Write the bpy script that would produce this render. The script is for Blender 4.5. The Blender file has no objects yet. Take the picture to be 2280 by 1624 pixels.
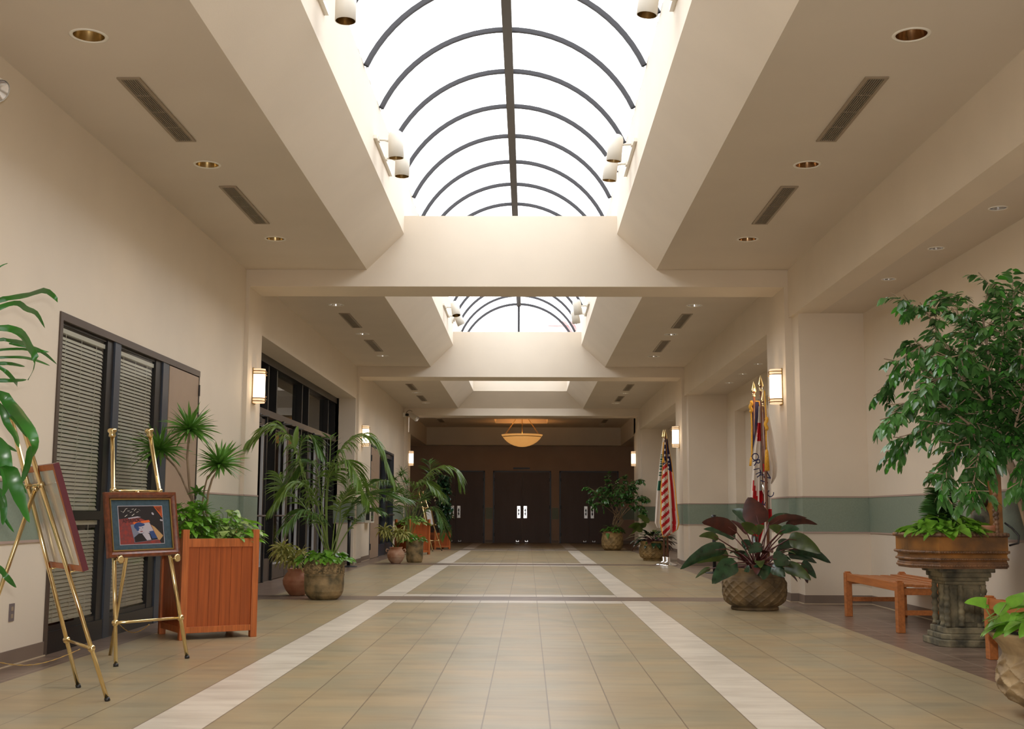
import bpy, math, random
from mathutils import Vector, Matrix
scene = bpy.context.scene
COL = scene.collection
PI = math.pi
V = Vector
H = 1.05                                   # lens height above the floor
YAW, PITCH, ROLL, FPX = 0.013454, 0.124553, 0.004058, 2650.0
def basis():
    cy, sy, cp, sp = math.cos(YAW), math.sin(YAW), math.cos(PITCH), math.sin(PITCH)
    f = V((-sy*cp, cy*cp, sp)); r = V((cy, sy, 0)); u = r.cross(f)
    return r*math.cos(ROLL)+u*math.sin(ROLL), -r*math.sin(ROLL)+u*math.cos(ROLL), f
CR, CU, CF = basis()
def at(x, y, Y):
    """the point of the place seen at photo pixel (x, y) that lies at depth Y along the hall"""
    d = CR*((x-1140)/FPX)-CU*((y-812)/FPX)+CF
    return V((d.x*Y/d.y, Y, H+d.z*Y/d.y))

# ------------------------------------------------------------------ mesh building
class MB:
    def __init__(s): s.v = []; s.f = []; s.m = []; s.sm = []
    def add(s, vs, fs, mi=0, smooth=False):
        o = len(s.v); s.v += [tuple(p) for p in vs]
        for f in fs: s.f.append([i+o for i in f]); s.m.append(mi); s.sm.append(smooth)
    def box(s, x0, x1, y0, y1, z0, z1, mi=0):
        s.add([(x0,y0,z0),(x1,y0,z0),(x1,y1,z0),(x0,y1,z0),(x0,y0,z1),(x1,y0,z1),(x1,y1,z1),(x0,y1,z1)],
              [(0,3,2,1),(4,5,6,7),(0,1,5,4),(1,2,6,5),(2,3,7,6),(3,0,4,7)], mi)
    def obox(s, c, ax, ay, az, sx, sy, sz, mi=0):
        c = V(c); ax = V(ax)*sx/2; ay = V(ay)*sy/2; az = V(az)*sz/2
        s.add([c-ax-ay-az, c+ax-ay-az, c+ax+ay-az, c-ax+ay-az, c-ax-ay+az, c+ax-ay+az, c+ax+ay+az, c-ax+ay+az],
              [(0,3,2,1),(4,5,6,7),(0,1,5,4),(1,2,6,5),(2,3,7,6),(3,0,4,7)], mi)
    def bar(s, a, b, w, h, up=(0,0,1), mi=0):
        a = V(a); b = V(b); d = (b-a); L = d.length; d.normalize()
        up = V(up); sd = d.cross(up)
        if sd.length < 1e-4: sd = d.cross(V((1,0,0)))
        sd.normalize(); u = sd.cross(d)
        s.obox((a+b)/2, d, sd, u, L, w, h, mi)
    def quad(s, a, b, c, d, mi=0): s.add([a,b,c,d], [(0,1,2,3)], mi)
    def tube(s, pts, r, n=8, mi=0, cap=True):
        pts = [V(p) for p in pts]; k = len(pts)
        if not isinstance(r, (list, tuple)): r = [r]*k
        vs = []; prev = None
        for i, p in enumerate(pts):
            t = (pts[min(i+1,k-1)]-pts[max(i-1,0)])
            if t.length < 1e-9: t = V((0,0,1))
            t.normalize()
            if prev is None:
                a = t.cross(V((0,0,1)))
                if a.length < .05: a = t.cross(V((1,0,0)))
            else: a = prev-t*prev.dot(t)
            a.normalize(); prev = a; b = t.cross(a)
            for j in range(n):
                an = 2*PI*j/n; vs.append(p+(a*math.cos(an)+b*math.sin(an))*r[i])
        fs = []
        for i in range(k-1):
            for j in range(n):
                fs.append((i*n+j, i*n+(j+1)%n, (i+1)*n+(j+1)%n, (i+1)*n+j))
        s.add(vs, fs, mi, True)
        if cap:
            o = len(s.v)-len(vs)
            s.f.append([o+j for j in range(n)][::-1]); s.m.append(mi); s.sm.append(False)
            s.f.append([o+(k-1)*n+j for j in range(n)]); s.m.append(mi); s.sm.append(False)
    def lathe(s, prof, n=32, c=(0,0,0), mi=0, a0=0, a1=2*PI, fn=None, smooth=True):
        full = abs(a1-a0-2*PI) < 1e-6; m = n if full else n+1
        vs = []
        for i, (r, z) in enumerate(prof):
            for j in range(m):
                an = a0+(a1-a0)*j/n; rr = r
                if fn: rr = fn(r, z, an)
                vs.append((c[0]+rr*math.cos(an), c[1]+rr*math.sin(an), c[2]+z))
        fs = []
        for i in range(len(prof)-1):
            for j in range(n):
                j2 = (j+1) % m
                fs.append((i*m+j, i*m+j2, (i+1)*m+j2, (i+1)*m+j))
        s.add(vs, fs, mi, smooth)
    def ball(s, c, r, n=10, mi=0, sz=1.0):
        prof = [(max(r*math.sin(PI*i/n), 1e-4), -r*math.cos(PI*i/n)*sz) for i in range(n+1)]
        s.lathe(prof, max(8, n+2), c, mi)
    def prism(s, poly, y0, y1, mi=0, axis='y'):
        k = len(poly)
        if axis == 'y': A = [(p[0], y0, p[1]) for p in poly]; B = [(p[0], y1, p[1]) for p in poly]
        else: A = [(p[0], p[1], y0) for p in poly]; B = [(p[0], p[1], y1) for p in poly]
        s.add(A+B, [tuple(range(k)), tuple(range(2*k-1, k-1, -1))]+[(i, i+k, (i+1) % k+k, (i+1) % k) for i in range(k)], mi)
    def grid(s, P, mi=0, smooth=True, mfn=None):
        nu = len(P); nv = len(P[0]); o = len(s.v)
        s.v += [tuple(p) for row in P for p in row]
        for i in range(nu-1):
            for j in range(nv-1):
                s.f.append([o+i*nv+j, o+i*nv+j+1, o+(i+1)*nv+j+1, o+(i+1)*nv+j]); s.sm.append(smooth)
                s.m.append(mfn(i, j) if mfn else mi)
    def build(s, name, mats, parent=None, world=False, thick=0, bevel=0):
        if not isinstance(mats, (list, tuple)): mats = [mats]
        vs = s.v
        if world and parent is not None:
            M = Matrix.Translation(parent.location) @ Matrix.Rotation(parent.rotation_euler.z, 4, 'Z')
            if parent.parent is not None:
                g = parent.parent
                M = Matrix.Translation(g.location) @ Matrix.Rotation(g.rotation_euler.z, 4, 'Z') @ M
            I = M.inverted(); vs = [tuple(I @ V(p)) for p in vs]
        me = bpy.data.meshes.new(name); me.from_pydata(vs, [], s.f); me.update()
        for m in mats: me.materials.append(m)
        me.polygons.foreach_set('material_index', s.m); me.polygons.foreach_set('use_smooth', s.sm)
        o = bpy.data.objects.new(name, me); COL.objects.link(o)
        if parent is not None: o.parent = parent
        if thick:
            md = o.modifiers.new('thickness', 'SOLIDIFY'); md.thickness = thick; md.offset = 0
        if bevel:
            md = o.modifiers.new('bevel', 'BEVEL'); md.width = bevel; md.segments = 2; md.limit_method = 'ANGLE'
        return o
def tag(o, label=None, cat=None, group=None, kind=None):
    if label: o['label'] = label
    if cat: o['category'] = cat
    if group: o['group'] = group
    if kind: o['kind'] = kind
    return o
def thing(name, label, cat, loc=(0,0,0), rz=0, group=None):
    o = bpy.data.objects.new(name, None); COL.objects.link(o); o.location = loc; o.rotation_euler = (0,0,rz)
    o.empty_display_size = .1
    return tag(o, label, cat, group)
def copy_tree(o, parent=None):
    c = o.copy(); COL.objects.link(c); c.parent = parent
    for ch in list(o.children): copy_tree(ch, c)
    return c
def struct(o): o['kind'] = 'structure'; return o

# ------------------------------------------------------------------ materials
class S:                                   # a tiny node-maths wrapper
    def __init__(s, nt, so): s.nt = nt; s.so = so
    def _op(s, op, *a):
        n = s.nt.nodes.new('ShaderNodeMath'); n.operation = op
        for i, v in enumerate((s,)+a):
            if isinstance(v, S): s.nt.links.new(v.so, n.inputs[i])
            else: n.inputs[i].default_value = v
        return S(s.nt, n.outputs[0])
    def __add__(s, o): return s._op('ADD', o)
    def __sub__(s, o): return s._op('SUBTRACT', o)
    def __mul__(s, o): return s._op('MULTIPLY', o)
    def __truediv__(s, o): return s._op('DIVIDE', o)
    def gt(s, o): return s._op('GREATER_THAN', o)
    def lt(s, o): return s._op('LESS_THAN', o)
    def fl(s): return s._op('FLOOR')
    def fr(s): return s._op('FRACT')
    def ab(s): return s._op('ABSOLUTE')
    def mn(s, o): return s._op('MINIMUM', o)
    def mx(s, o): return s._op('MAXIMUM', o)
    def wrap(s, a): return s._op('FLOORED_MODULO', a)
def mk(name, color=(.5,.5,.5), rough=.5, metal=0, noise=0, nscale=8, stretch=(1,1,1), bump=0, bscale=40, emit=None, estr=0,
       spec=.5, coat=0, trans=0, color2=None, coords='Object'):
    m = bpy.data.materials.new(name); m.use_nodes = True; nt = m.node_tree; b = nt.nodes['Principled BSDF']
    b.inputs['Base Color'].default_value = (*color, 1); b.inputs['Roughness'].default_value = rough
    b.inputs['Metallic'].default_value = metal; b.inputs['Specular IOR Level'].default_value = spec
    b.inputs['Coat Weight'].default_value = coat
    tc = nt.nodes.new('ShaderNodeTexCoord'); mp = nt.nodes.new('ShaderNodeMapping')
    nt.links.new(tc.outputs[coords], mp.inputs[0]); mp.inputs['Scale'].default_value = stretch
    if noise or color2:
        nz = nt.nodes.new('ShaderNodeTexNoise'); nz.inputs['Scale'].default_value = nscale; nz.inputs['Detail'].default_value = 5
        nt.links.new(mp.outputs[0], nz.inputs[0])
        cr = nt.nodes.new('ShaderNodeValToRGB'); nt.links.new(nz.outputs[0], cr.inputs[0])
        c2 = color2 or tuple(min(1, c*(1+noise)) for c in color); c1 = color if color2 else tuple(c*(1-noise) for c in color)
        cr.color_ramp.elements[0].position = .35; cr.color_ramp.elements[0].color = (*c1, 1)
        cr.color_ramp.elements[1].position = .65; cr.color_ramp.elements[1].color = (*c2, 1)
        nt.links.new(cr.outputs[0], b.inputs['Base Color'])
    if bump:
        nb = nt.nodes.new('ShaderNodeTexNoise'); nb.inputs['Scale'].default_value = bscale; nb.inputs['Detail'].default_value = 4
        nt.links.new(mp.outputs[0], nb.inputs[0])
        bp = nt.nodes.new('ShaderNodeBump'); bp.inputs['Strength'].default_value = bump; bp.inputs['Distance'].default_value = .01
        nt.links.new(nb.outputs[0], bp.inputs['Height']); nt.links.new(bp.outputs[0], b.inputs['Normal'])
    if emit:
        b.inputs['Emission Color'].default_value = (*emit, 1); b.inputs['Emission Strength'].default_value = estr
    if trans:
        out = nt.nodes['Material Output']; tl = nt.nodes.new('ShaderNodeBsdfTranslucent'); mx = nt.nodes.new('ShaderNodeMixShader')
        tl.inputs[0].default_value = (*[min(1, c*1.6) for c in color], 1); mx.inputs[0].default_value = trans
        nt.links.new(b.outputs[0], mx.inputs[1]); nt.links.new(tl.outputs[0], mx.inputs[2]); nt.links.new(mx.outputs[0], out.inputs[0])
    return m
def mk_glass(name, tint=(1,1,1), fac=.08, rough=0.0):
    m = bpy.data.materials.new(name); m.use_nodes = True; nt = m.node_tree; nt.nodes.remove(nt.nodes['Principled BSDF'])
    out = nt.nodes['Material Output']; t = nt.nodes.new('ShaderNodeBsdfTransparent'); g = nt.nodes.new('ShaderNodeBsdfGlossy')
    t.inputs[0].default_value = (*tint, 1); g.inputs['Roughness'].default_value = rough
    mx = nt.nodes.new('ShaderNodeMixShader'); fr = nt.nodes.new('ShaderNodeFresnel'); fr.inputs[0].default_value = 1.45
    ma = nt.nodes.new('ShaderNodeMath'); ma.operation = 'MULTIPLY'; ma.inputs[1].default_value = fac
    nt.links.new(fr.outputs[0], ma.inputs[0]); nt.links.new(ma.outputs[0], mx.inputs[0])
    nt.links.new(t.outputs[0], mx.inputs[1]); nt.links.new(g.outputs[0], mx.inputs[2]); nt.links.new(mx.outputs[0], out.inputs[0])
    return m
M = {}
WALLC = (.71,.62,.505)
M['wall'] = mk('painted_wall', WALLC, .75, noise=.02, nscale=1.5, bump=.06, bscale=120)
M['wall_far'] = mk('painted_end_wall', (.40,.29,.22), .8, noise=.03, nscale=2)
M['ceil'] = mk('painted_ceiling', (.63,.555,.465), .85, noise=.02, nscale=1.2, bump=.04, bscale=150)
M['green'] = mk('green_band_paint', (.22,.27,.21), .6, noise=.05, nscale=60)
M['bandtrim'] = mk('band_edge_strip', (.42,.31,.26), .5)
M['base'] = mk('rubber_baseboard', (.205,.15,.115), .5, noise=.05, nscale=5)
M['grout'] = mk('wall_caulk', (.55,.44,.30), .6)
M['bronze'] = mk('dark_bronze_metal', (.016,.014,.014), .35, metal=.3, spec=.5)
M['bronze2'] = mk('brown_bronze_metal', (.085,.06,.045), .45, metal=.1)
M['alu'] = mk('pale_aluminium', (.62,.64,.68), .35, metal=.35)
M['bluegrey'] = mk('blue_grey_frame', (.045,.055,.075), .4, metal=.2)
M['tandoor'] = mk('tan_painted_door', (.33,.235,.165), .55, noise=.03, nscale=4)
M['fardoor'] = mk('brown_double_door', (.10,.065,.055), .5, noise=.08, nscale=4, stretch=(1,1,.2))
M['slat'] = mk('blind_slat', (.88,.85,.72), .45)
M['glass'] = mk_glass('window_glass', (.97,.98,.975), .8)
M['skyglass'] = mk_glass('skylight_glass', (.97,.985,1), .35)
M['rib'] = mk('skylight_rib', (.02,.018,.02), .7)
M['ridge'] = mk('skylight_ridge', (.055,.045,.035), .5, metal=.2)
M['gasket'] = mk('pale_seal', (.36,.36,.31), .6)
M['white'] = mk('white_enamel', (.78,.74,.66), .4)
M['brass'] = mk('polished_brass', (.80,.63,.33), .13, metal=1)
M['brassdull'] = mk('satin_brass', (.50,.34,.13), .35, metal=1)
M['gold_in'] = mk('gold_reflector', (.46,.34,.17), .25, metal=1)
M['copper_in'] = mk('copper_reflector', (.38,.24,.13), .2, metal=1)
M['chrome'] = mk('chrome', (.85,.85,.86), .12, metal=1)
M['steel'] = mk('brushed_steel', (.80,.80,.82), .17, metal=1)
M['black'] = mk('black_metal', (.015,.014,.015), .4)
M['darkgrey'] = mk('dark_grille', (.06,.05,.04), .6)
M['grille'] = mk('beige_grille', (.30,.235,.165), .5)
M['bulb'] = mk('warm_bulb', (1,.9,.7), .4, emit=(1,.78,.45), estr=9)
M['sconce'] = mk('lit_opal_glass', (1,.93,.8), .3, emit=(1,.84,.60), estr=2.6)
M['sconce_end'] = mk('opal_glass_end', (1,.85,.65), .3, emit=(1,.64,.36), estr=.75)
M['band'] = mk('dark_gold_band', (.22,.13,.045), .4, metal=.6)
M['bowl'] = mk('lit_alabaster_bowl', (.75,.5,.26), .35, noise=.06, nscale=5, emit=(1,.46,.12), estr=.5)
M['cherry'] = mk('cherry_planter_wood', (.36,.078,.014), .42, noise=.17, nscale=5, stretch=(9,9,.3), bump=.03)
M['cherry2'] = mk('cherry_post_wood', (.46,.125,.03), .42, noise=.2, nscale=7, stretch=(9,9,.5))
M['teak'] = mk('oiled_bench_wood', (.42,.14,.035), .45, noise=.15, nscale=6, stretch=(8,.5,8))
M['frame_wood'] = mk('walnut_frame_wood', (.14,.035,.012), .3, noise=.3, nscale=9, stretch=(4,4,4), coat=.3)
M['maroon'] = mk('maroon_frame_edge', (.10,.014,.022), .35)
M['soil'] = mk('potting_soil', (.045,.03,.02), .95, noise=.3, nscale=40, bump=.4, bscale=60)
M['bark'] = mk('pale_bark', (.27,.19,.12), .85, noise=.25, nscale=30, stretch=(1,1,.3), bump=.3, bscale=60)
M['darkstalk'] = mk('dark_red_stalk', (.10,.025,.022), .4)
M['stalk'] = mk('green_stalk', (.16,.23,.05), .5)
M['leaf_ficus'] = mk('ficus_leaf', (.05,.13,.03), .27, noise=.55, nscale=7, trans=.12, spec=.6)
M['leaf_ficus2'] = mk('young_ficus_leaf', (.05,.20,.02), .35, noise=.3, nscale=9, trans=.25)
M['leaf_palm'] = mk('palm_leaflet', (.11,.19,.028), .4, noise=.35, nscale=6, trans=.22)
M['leaf_palm2'] = mk('dark_palm_leaflet', (.06,.13,.022), .4, noise=.3, nscale=6, trans=.15)
M['leaf_pothos'] = mk('bright_heart_leaf', (.15,.34,.03), .32, noise=.4, nscale=12, trans=.25, spec=.6)
M['leaf_pothos2'] = mk('variegated_heart_leaf', (.16,.28,.05), .35, color2=(.42,.50,.18), nscale=30, trans=.2)
M['leaf_drac'] = mk('spiky_leaf', (.085,.21,.028), .38, noise=.35, nscale=8, trans=.15)
M['leaf_corn'] = mk('broad_strap_leaf', (.022,.12,.012), .3, noise=.3, nscale=5, trans=.12, spec=.6)
M['leaf_yellow'] = mk('striped_yellow_leaf', (.20,.24,.05), .45, color2=(.62,.54,.18), nscale=55, trans=.2)
M['leaf_dark'] = mk('glossy_dark_leaf', (.016,.05,.02), .22, noise=.4, nscale=10, spec=.7)
M['leaf_red'] = mk('burgundy_leaf_back', (.06,.014,.008), .5, noise=.4, nscale=8, trans=.08)
M['leaf_olive'] = mk('olive_leaf', (.055,.085,.015), .32, noise=.4, nscale=8, trans=.1)
M['terra'] = mk('terracotta', (.33,.115,.055), .6, color2=(.50,.24,.14), nscale=6, bump=.05)
M['terra2'] = mk('mottled_terracotta', (.40,.16,.075), .6, color2=(.62,.44,.31), nscale=4, bump=.05)
M['stonepot'] = mk('mottled_bronze_stone', (.085,.07,.035), .7, color2=(.36,.25,.12), nscale=7, bump=.5, bscale=22)
M['weavepot'] = mk('carved_tan_stone', (.095,.066,.036), .75, color2=(.25,.17,.085), nscale=6, bump=.4, bscale=30)
M['weavepot2'] = mk('carved_pale_stone', (.15,.10,.055), .75, color2=(.46,.33,.18), nscale=5, bump=.4, bscale=30)
M['basket'] = mk('golden_carved_stone', (.30,.20,.08), .75, noise=.35, nscale=9, bump=.4, bscale=25)
M['fount'] = mk('amber_glazed_stone', (.36,.15,.03), .35, color2=(.12,.055,.018), nscale=4, bump=.35, bscale=25, coat=.2)
M['fount_rim'] = mk('brown_rope_moulding', (.26,.13,.06), .45, color2=(.09,.05,.03), nscale=8, bump=.3, bscale=40)
M['ped'] = mk('weathered_grey_green_stone', (.055,.052,.036), .8, color2=(.27,.23,.14), nscale=7, bump=.5, bscale=30)
M['flagwhite'] = mk('white_flag_cloth', (.74,.66,.58), .8, trans=.15)
M['flagred'] = mk('red_flag_cloth', (.52,.012,.018), .75, trans=.1)
M['flagblue'] = mk('navy_flag_cloth', (.018,.018,.075), .75)
M['flaggreen'] = mk('green_flag_print', (.01,.12,.07), .8)
M['fringe'] = mk('gold_fringe', (.75,.38,.03), .6, noise=.25, nscale=120)
M['polewood'] = mk('brown_flag_pole', (.16,.06,.03), .35, noise=.15, nscale=20)
M['paper'] = mk('glossy_backing_paper', (.62,.59,.55), .2, noise=.02, nscale=4, stretch=(3,3,.4), coat=.6)
M['mat_blue'] = mk('blue_grey_mat_board', (.035,.065,.085), .8, noise=.15, nscale=40)
M['navy'] = mk('print_near_black', (.012,.008,.009), .5)
M['printred'] = mk('print_red', (.26,.03,.022), .5, color2=(.14,.035,.035), nscale=45)
M['printorange'] = mk('print_orange', (.60,.11,.02), .5)
M['printblue'] = mk('print_blue', (.02,.05,.16), .5)
M['printgrey'] = mk('print_blue_grey', (.17,.18,.24), .5)
M['printskin'] = mk('print_pale', (.40,.36,.40), .5)
M['printtan'] = mk('print_tan', (.42,.24,.10), .5)
M['pink'] = mk('rose_building_wall', (.42,.235,.22), .8)
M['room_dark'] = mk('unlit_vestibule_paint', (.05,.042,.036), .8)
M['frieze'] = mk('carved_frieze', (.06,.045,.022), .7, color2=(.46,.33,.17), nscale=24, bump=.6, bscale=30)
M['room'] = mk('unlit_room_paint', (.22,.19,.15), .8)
M['plate'] = mk('grey_outlet_plate', (.17,.14,.14), .5)
M['concrete'] = mk('roof_gravel', (.35,.33,.30), .9, noise=.2, nscale=10)
R_ = math.radians
SKY, EXPO, P_SCONCE, P_PEND, P_FLASH, P_DOWN = 5.0, 0.0, 3.5, 14, 650, 9
# ------------------------------------------------------------------ floor
def floor_material():
    m = bpy.data.materials.new('slate_tile_floor'); m.use_nodes = True; nt = m.node_tree; b = nt.nodes['Principled BSDF']; L = nt.links
    tc = nt.nodes.new('ShaderNodeTexCoord'); sp = nt.nodes.new('ShaderNodeSeparateXYZ'); L.new(tc.outputs['Object'], sp.inputs[0])
    x, y = S(nt, sp.outputs[0]), S(nt, sp.outputs[1])
    inC = x.gt(-1.585)*x.lt(1.135)
    band = (x.gt(-1.925)*x.lt(-1.585)).mx(x.gt(1.135)*x.lt(1.475))
    side = x.lt(-3.24).mx(x.gt(2.965))
    ym = (y-14.68).wrap(9.96)
    cross = ym.lt(.70)
    white = (ym.gt(.70)*ym.lt(1.06)).mx(ym.gt(9.58))*inC
    light = band.mx(white)*(cross*-1+1)
    dark = side.mx(cross)
    u = (x+1.585)/.34; uf = u.fr(); row = u.fl()
    off = row.wrap(2)*.33
    v = (y+off)/.66; vf = v.fr()
    g1 = uf.lt(.011).mx(uf.gt(.989))
    g2 = vf.lt(.0028).mx(vf.gt(.9972))
    def ramp(fac, els):
        cr = nt.nodes.new('ShaderNodeValToRGB'); L.new(fac, cr.inputs[0])
        while len(cr.color_ramp.elements) < len(els): cr.color_ramp.elements.new(.5)
        for e, (p, c) in zip(cr.color_ramp.elements, els): e.position = p; e.color = (*c, 1)
        return cr.outputs[0]
    mp = nt.nodes.new('ShaderNodeMapping'); mp.inputs['Scale'].default_value = (1.1, 4.2, 1); L.new(tc.outputs['Object'], mp.inputs[0])
    nz = nt.nodes.new('ShaderNodeTexNoise'); nz.inputs['Scale'].default_value = 1.8; nz.inputs['Detail'].default_value = 5
    nz.inputs['Roughness'].default_value = .55; L.new(mp.outputs[0], nz.inputs[0])
    mp2 = nt.nodes.new('ShaderNodeMapping'); mp2.inputs['Scale'].default_value = (1, 1.5, 1); L.new(tc.outputs['Object'], mp2.inputs[0])
    nz2 = nt.nodes.new('ShaderNodeTexNoise'); nz2.inputs['Scale'].default_value = 1.3; nz2.inputs['Detail'].default_value = 3; L.new(mp2.outputs[0], nz2.inputs[0])
    cv = nt.nodes.new('ShaderNodeCombineXYZ'); L.new(row.so, cv.inputs[0]); L.new(v.fl().so, cv.inputs[1])
    wn = nt.nodes.new('ShaderNodeTexWhiteNoise'); L.new(cv.outputs[0], wn.inputs[0])
    def mixc(fac, a, c, blend='MIX'):
        n = nt.nodes.new('ShaderNodeMix'); n.data_type = 'RGBA'; n.blend_type = blend
        if isinstance(fac, S): L.new(fac.so, n.inputs[0])
        elif isinstance(fac, float): n.inputs[0].default_value = fac
        else: L.new(fac, n.inputs[0])
        for i, q in ((6, a), (7, c)):
            if isinstance(q, tuple): n.inputs[i].default_value = (*q, 1)
            else: L.new(q, n.inputs[i])
        return n.outputs[2]
    f1 = ramp(nz.outputs[0], [(.30, (.27,.215,.13)), (.5, (.38,.31,.19)), (.70, (.45,.36,.215))])
    f2 = ramp(nz2.outputs[0], [(.38, (.34,.30,.20)), (.62, (.46,.32,.165))])
    field = mixc(.45, f1, f2)
    lightc = ramp(nz.outputs[0], [(.30, (.58,.50,.40)), (.6, (.76,.68,.56))])
    darkc = ramp(nz.outputs[0], [(.32, (.13,.09,.065)), (.65, (.255,.18,.135))])
    c = mixc(dark, field, darkc); c = mixc(light, c, lightc)
    tv = S(nt, wn.outputs[0])*.12+.92
    bc = nt.nodes.new('ShaderNodeCombineXYZ')
    for i in range(3): L.new(tv.so, bc.inputs[i])
    c = mixc(1.0, c, bc.outputs[0], 'MULTIPLY')
    c = mixc(g1*.75*(dark*-1+1), c, (.15,.10,.06)); c = mixc(g1*side*.6, c, (.45,.36,.27)); c = mixc(g2*.45, c, (.17,.12,.08))
    L.new(c, b.inputs['Base Color'])
    rr = S(nt, nz2.outputs[0])*.10+.26
    L.new(rr.so, b.inputs['Roughness']); b.inputs['Specular IOR Level'].default_value = .45
    hgt = S(nt, nz.outputs[0])*.06-g1.mx(g2)
    bp = nt.nodes.new('ShaderNodeBump'); bp.inputs['Strength'].default_value = .25; bp.inputs['Distance'].default_value = .004
    L.new(hgt.so, bp.inputs['Height']); L.new(bp.outputs[0], b.inputs['Normal'])
    return m
M['floor'] = floor_material()
mb = MB(); mb.box(-7.5, 7.5, -4.2, 43.2, -.2, 0); struct(mb.build('floor', M['floor']))

# ------------------------------------------------------------------ walls
ZC, ZU, ZA, ZG0, ZG1 = 4.09, 3.876, 3.485, .84, 1.262       # ceiling, beam underside, alcove ceiling, green band
def bandlines(o, segs):
    """green band and edge strips of a wall; segs: (x0,y0,x1,y1) runs, the face lies to the left of the run"""
    g = MB(); t = MB(); bs = MB(); ct = MB()
    for (x0, y0, x1, y1) in segs:
        d = V((x1-x0, y1-y0, 0)); Ln = d.length; d.normalize(); n = V((-d.y, d.x, 0)); c = V(((x0+x1)/2, (y0+y1)/2, 0))
        up = V((0,0,1))
        g.obox(c+n*.002+up*(ZG0+ZG1)/2, d, n, up, Ln+.008, .008, ZG1-ZG0)
        for z in (ZG0, ZG1): t.obox(c+n*.004+up*z, d, n, up, Ln+.016, .014, .018)
        bs.obox(c+n*.004+up*.052, d, n, up, Ln+.016, .012, .104)
        ct.obox(c+n*.008+up*.004, d, n, up, Ln+.03, .02, .008)
    for q, nm, mt in ((g, 'trim_green_band', 'green'), (t, 'trim_band_edge', 'bandtrim'), (bs, 'baseboard', 'base'), (ct, 'caulk_line', 'grout')):
        if q.v: q.build(nm, M[mt], o)
X1, X2, X3 = -3.55, -3.57, -3.60
W0, W1, WT = 8.86, 12.73, 2.56            # near window opening, bay 1
D0, D1, DT = 27.3, 32.0, 2.62             # door opening, bay 3
w = MB()
w.box(X1-.25, X1, -4, W0, 0, 4.4); w.box(X1-.25, X1, W1, 14.9, 0, 4.4); w.box(X1-.25, X1, W0, W1, WT, 4.4)
w.box(X1-.25, X1+.05, 14.706, 15.394, 0, ZU+.01); w.box(X1-.25, X1+.035, 15.40, 15.52, 0, 4.4)
w.box(X2-.41, X2, 15.52, 24.56, 3.41, 4.4)
w.box(X2-.55, X2-.35, 24.56, 24.8, 0, 4.4)
w.box(X2-.5, X2, 24.56, 24.72, 0, 4.4)
w.box(X2-.25, X2+.05, 24.686, 25.394, 0, ZU+.01)
w.box(X3-.25, X3, 25.40, D0, 0, 4.4); w.box(X3-.25, X3, D1, 34.65, 0, 4.4); w.box(X3-.25, X3, D0, D1, DT, 4.4)
w.box(X3-.25, X3+.05, 34.606, 35.35, 0, ZU+.01); w.box(X3-.25, X3, 35.35, 36.55, 0, 3.48)
w.box(-5.6, X3-.1, 36.45, 36.55, 0, 4.4)
wl = struct(w.build('wall_left', M['wall']))
bandlines(wl, [(X1, W0, X1, -4), (X1, 14.7, X1, W1), (X1+.05, 15.40, X1+.05, 14.70), (X1+.035, 15.52, X1+.035, 15.40), (X1+.05, 14.70, X1, 14.70),
               (X2, 24.56, X2-.41, 24.56), (X2, 24.68, X2, 24.56), (X2+.05, 25.40, X2+.05, 24.68), (X3, D0, X3, 25.40), (X3, 34.6, X3, D1),
               (X3+.05, 35.35, X3+.05, 34.6), (X3, 36.55, X3, 35.35)])
# right side: header over the alcoves, alcove backs, piers with pilasters
w = MB()
XR = 3.25; XB = 4.08
w.box(XR, XR+.3, -4, 36.5, ZA, 4.4)
w.box(XB+.2, XB+.45, -4, 37, 0, 4.4)
w.box(XB, XB+.3, -4, 14.36, 0, 4.0)
w.box(3.29, XB+.3, 14.36, 15.6, 0, 4.0); w.box(3.20, 3.5, 14.706, 15.394, 0, ZU+.01); w.box(3.245, XB+.3, 15.40, 16.05, 0, 4.0)
w.box(XB, XB+.3, 23.46, 24.5, 0, 4.0); w.box(XB, XB+.3, 16.0, 23.46, 3.07, 4.0); w.box(XB, XB+.3, 16.0, 17.2, 0, 3.1)
w.box(3.29, XB+.3, 24.4, 25.6, 0, 4.0); w.box(3.20, 3.5, 24.686, 25.394, 0, ZU+.01); w.box(3.245, XB+.3, 25.4, 26.1, 0, 4.0)
w.box(XB, XB+.3, 26.0, 34.5, 0, 4.0)
w.box(3.29, XB+.3, 34.4, 35.6, 0, 4.0); w.box(3.20, 3.5, 34.606, 35.394, 0, ZU+.01); w.box(3.25, XB+.3, 35.4, 36.5, 0, 4.0)
w.box(XB, 5.5, 36.4, 36.5, 0, 4.4)
wr = struct(w.build('wall_right', M['wall']))
bandlines(wr, [(XB, -4, XB, 14.36), (XB, 14.36, 3.29, 14.36), (3.29, 14.36, 3.29, 14.70), (3.29, 14.70, 3.20, 14.70), (3.20, 14.70, 3.20, 15.40),
               (3.245, 15.40, 3.245, 16.05), (XB+.2, 17.2, XB+.2, 23.46), (XB+.2, 23.46, XB, 23.46), (XB, 23.46, XB, 24.4), (XB, 24.4, 3.29, 24.4),
               (3.29, 24.4, 3.29, 24.68), (3.29, 24.68, 3.20, 24.68), (3.20, 24.68, 3.20, 25.40), (3.245, 25.40, 3.245, 26.1), (XB, 26.1, XB, 34.4),
               (XB, 34.4, 3.29, 34.4), (3.29, 34.4, 3.29, 34.6), (3.20, 34.6, 3.20, 35.4), (3.25, 35.4, 3.25, 36.5)])
w = MB(); w.box(-5.7, 5.6, 42.9, 43.15, 0, 4.4)
wb = struct(w.build('wall_back', M['wall_far']))
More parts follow.
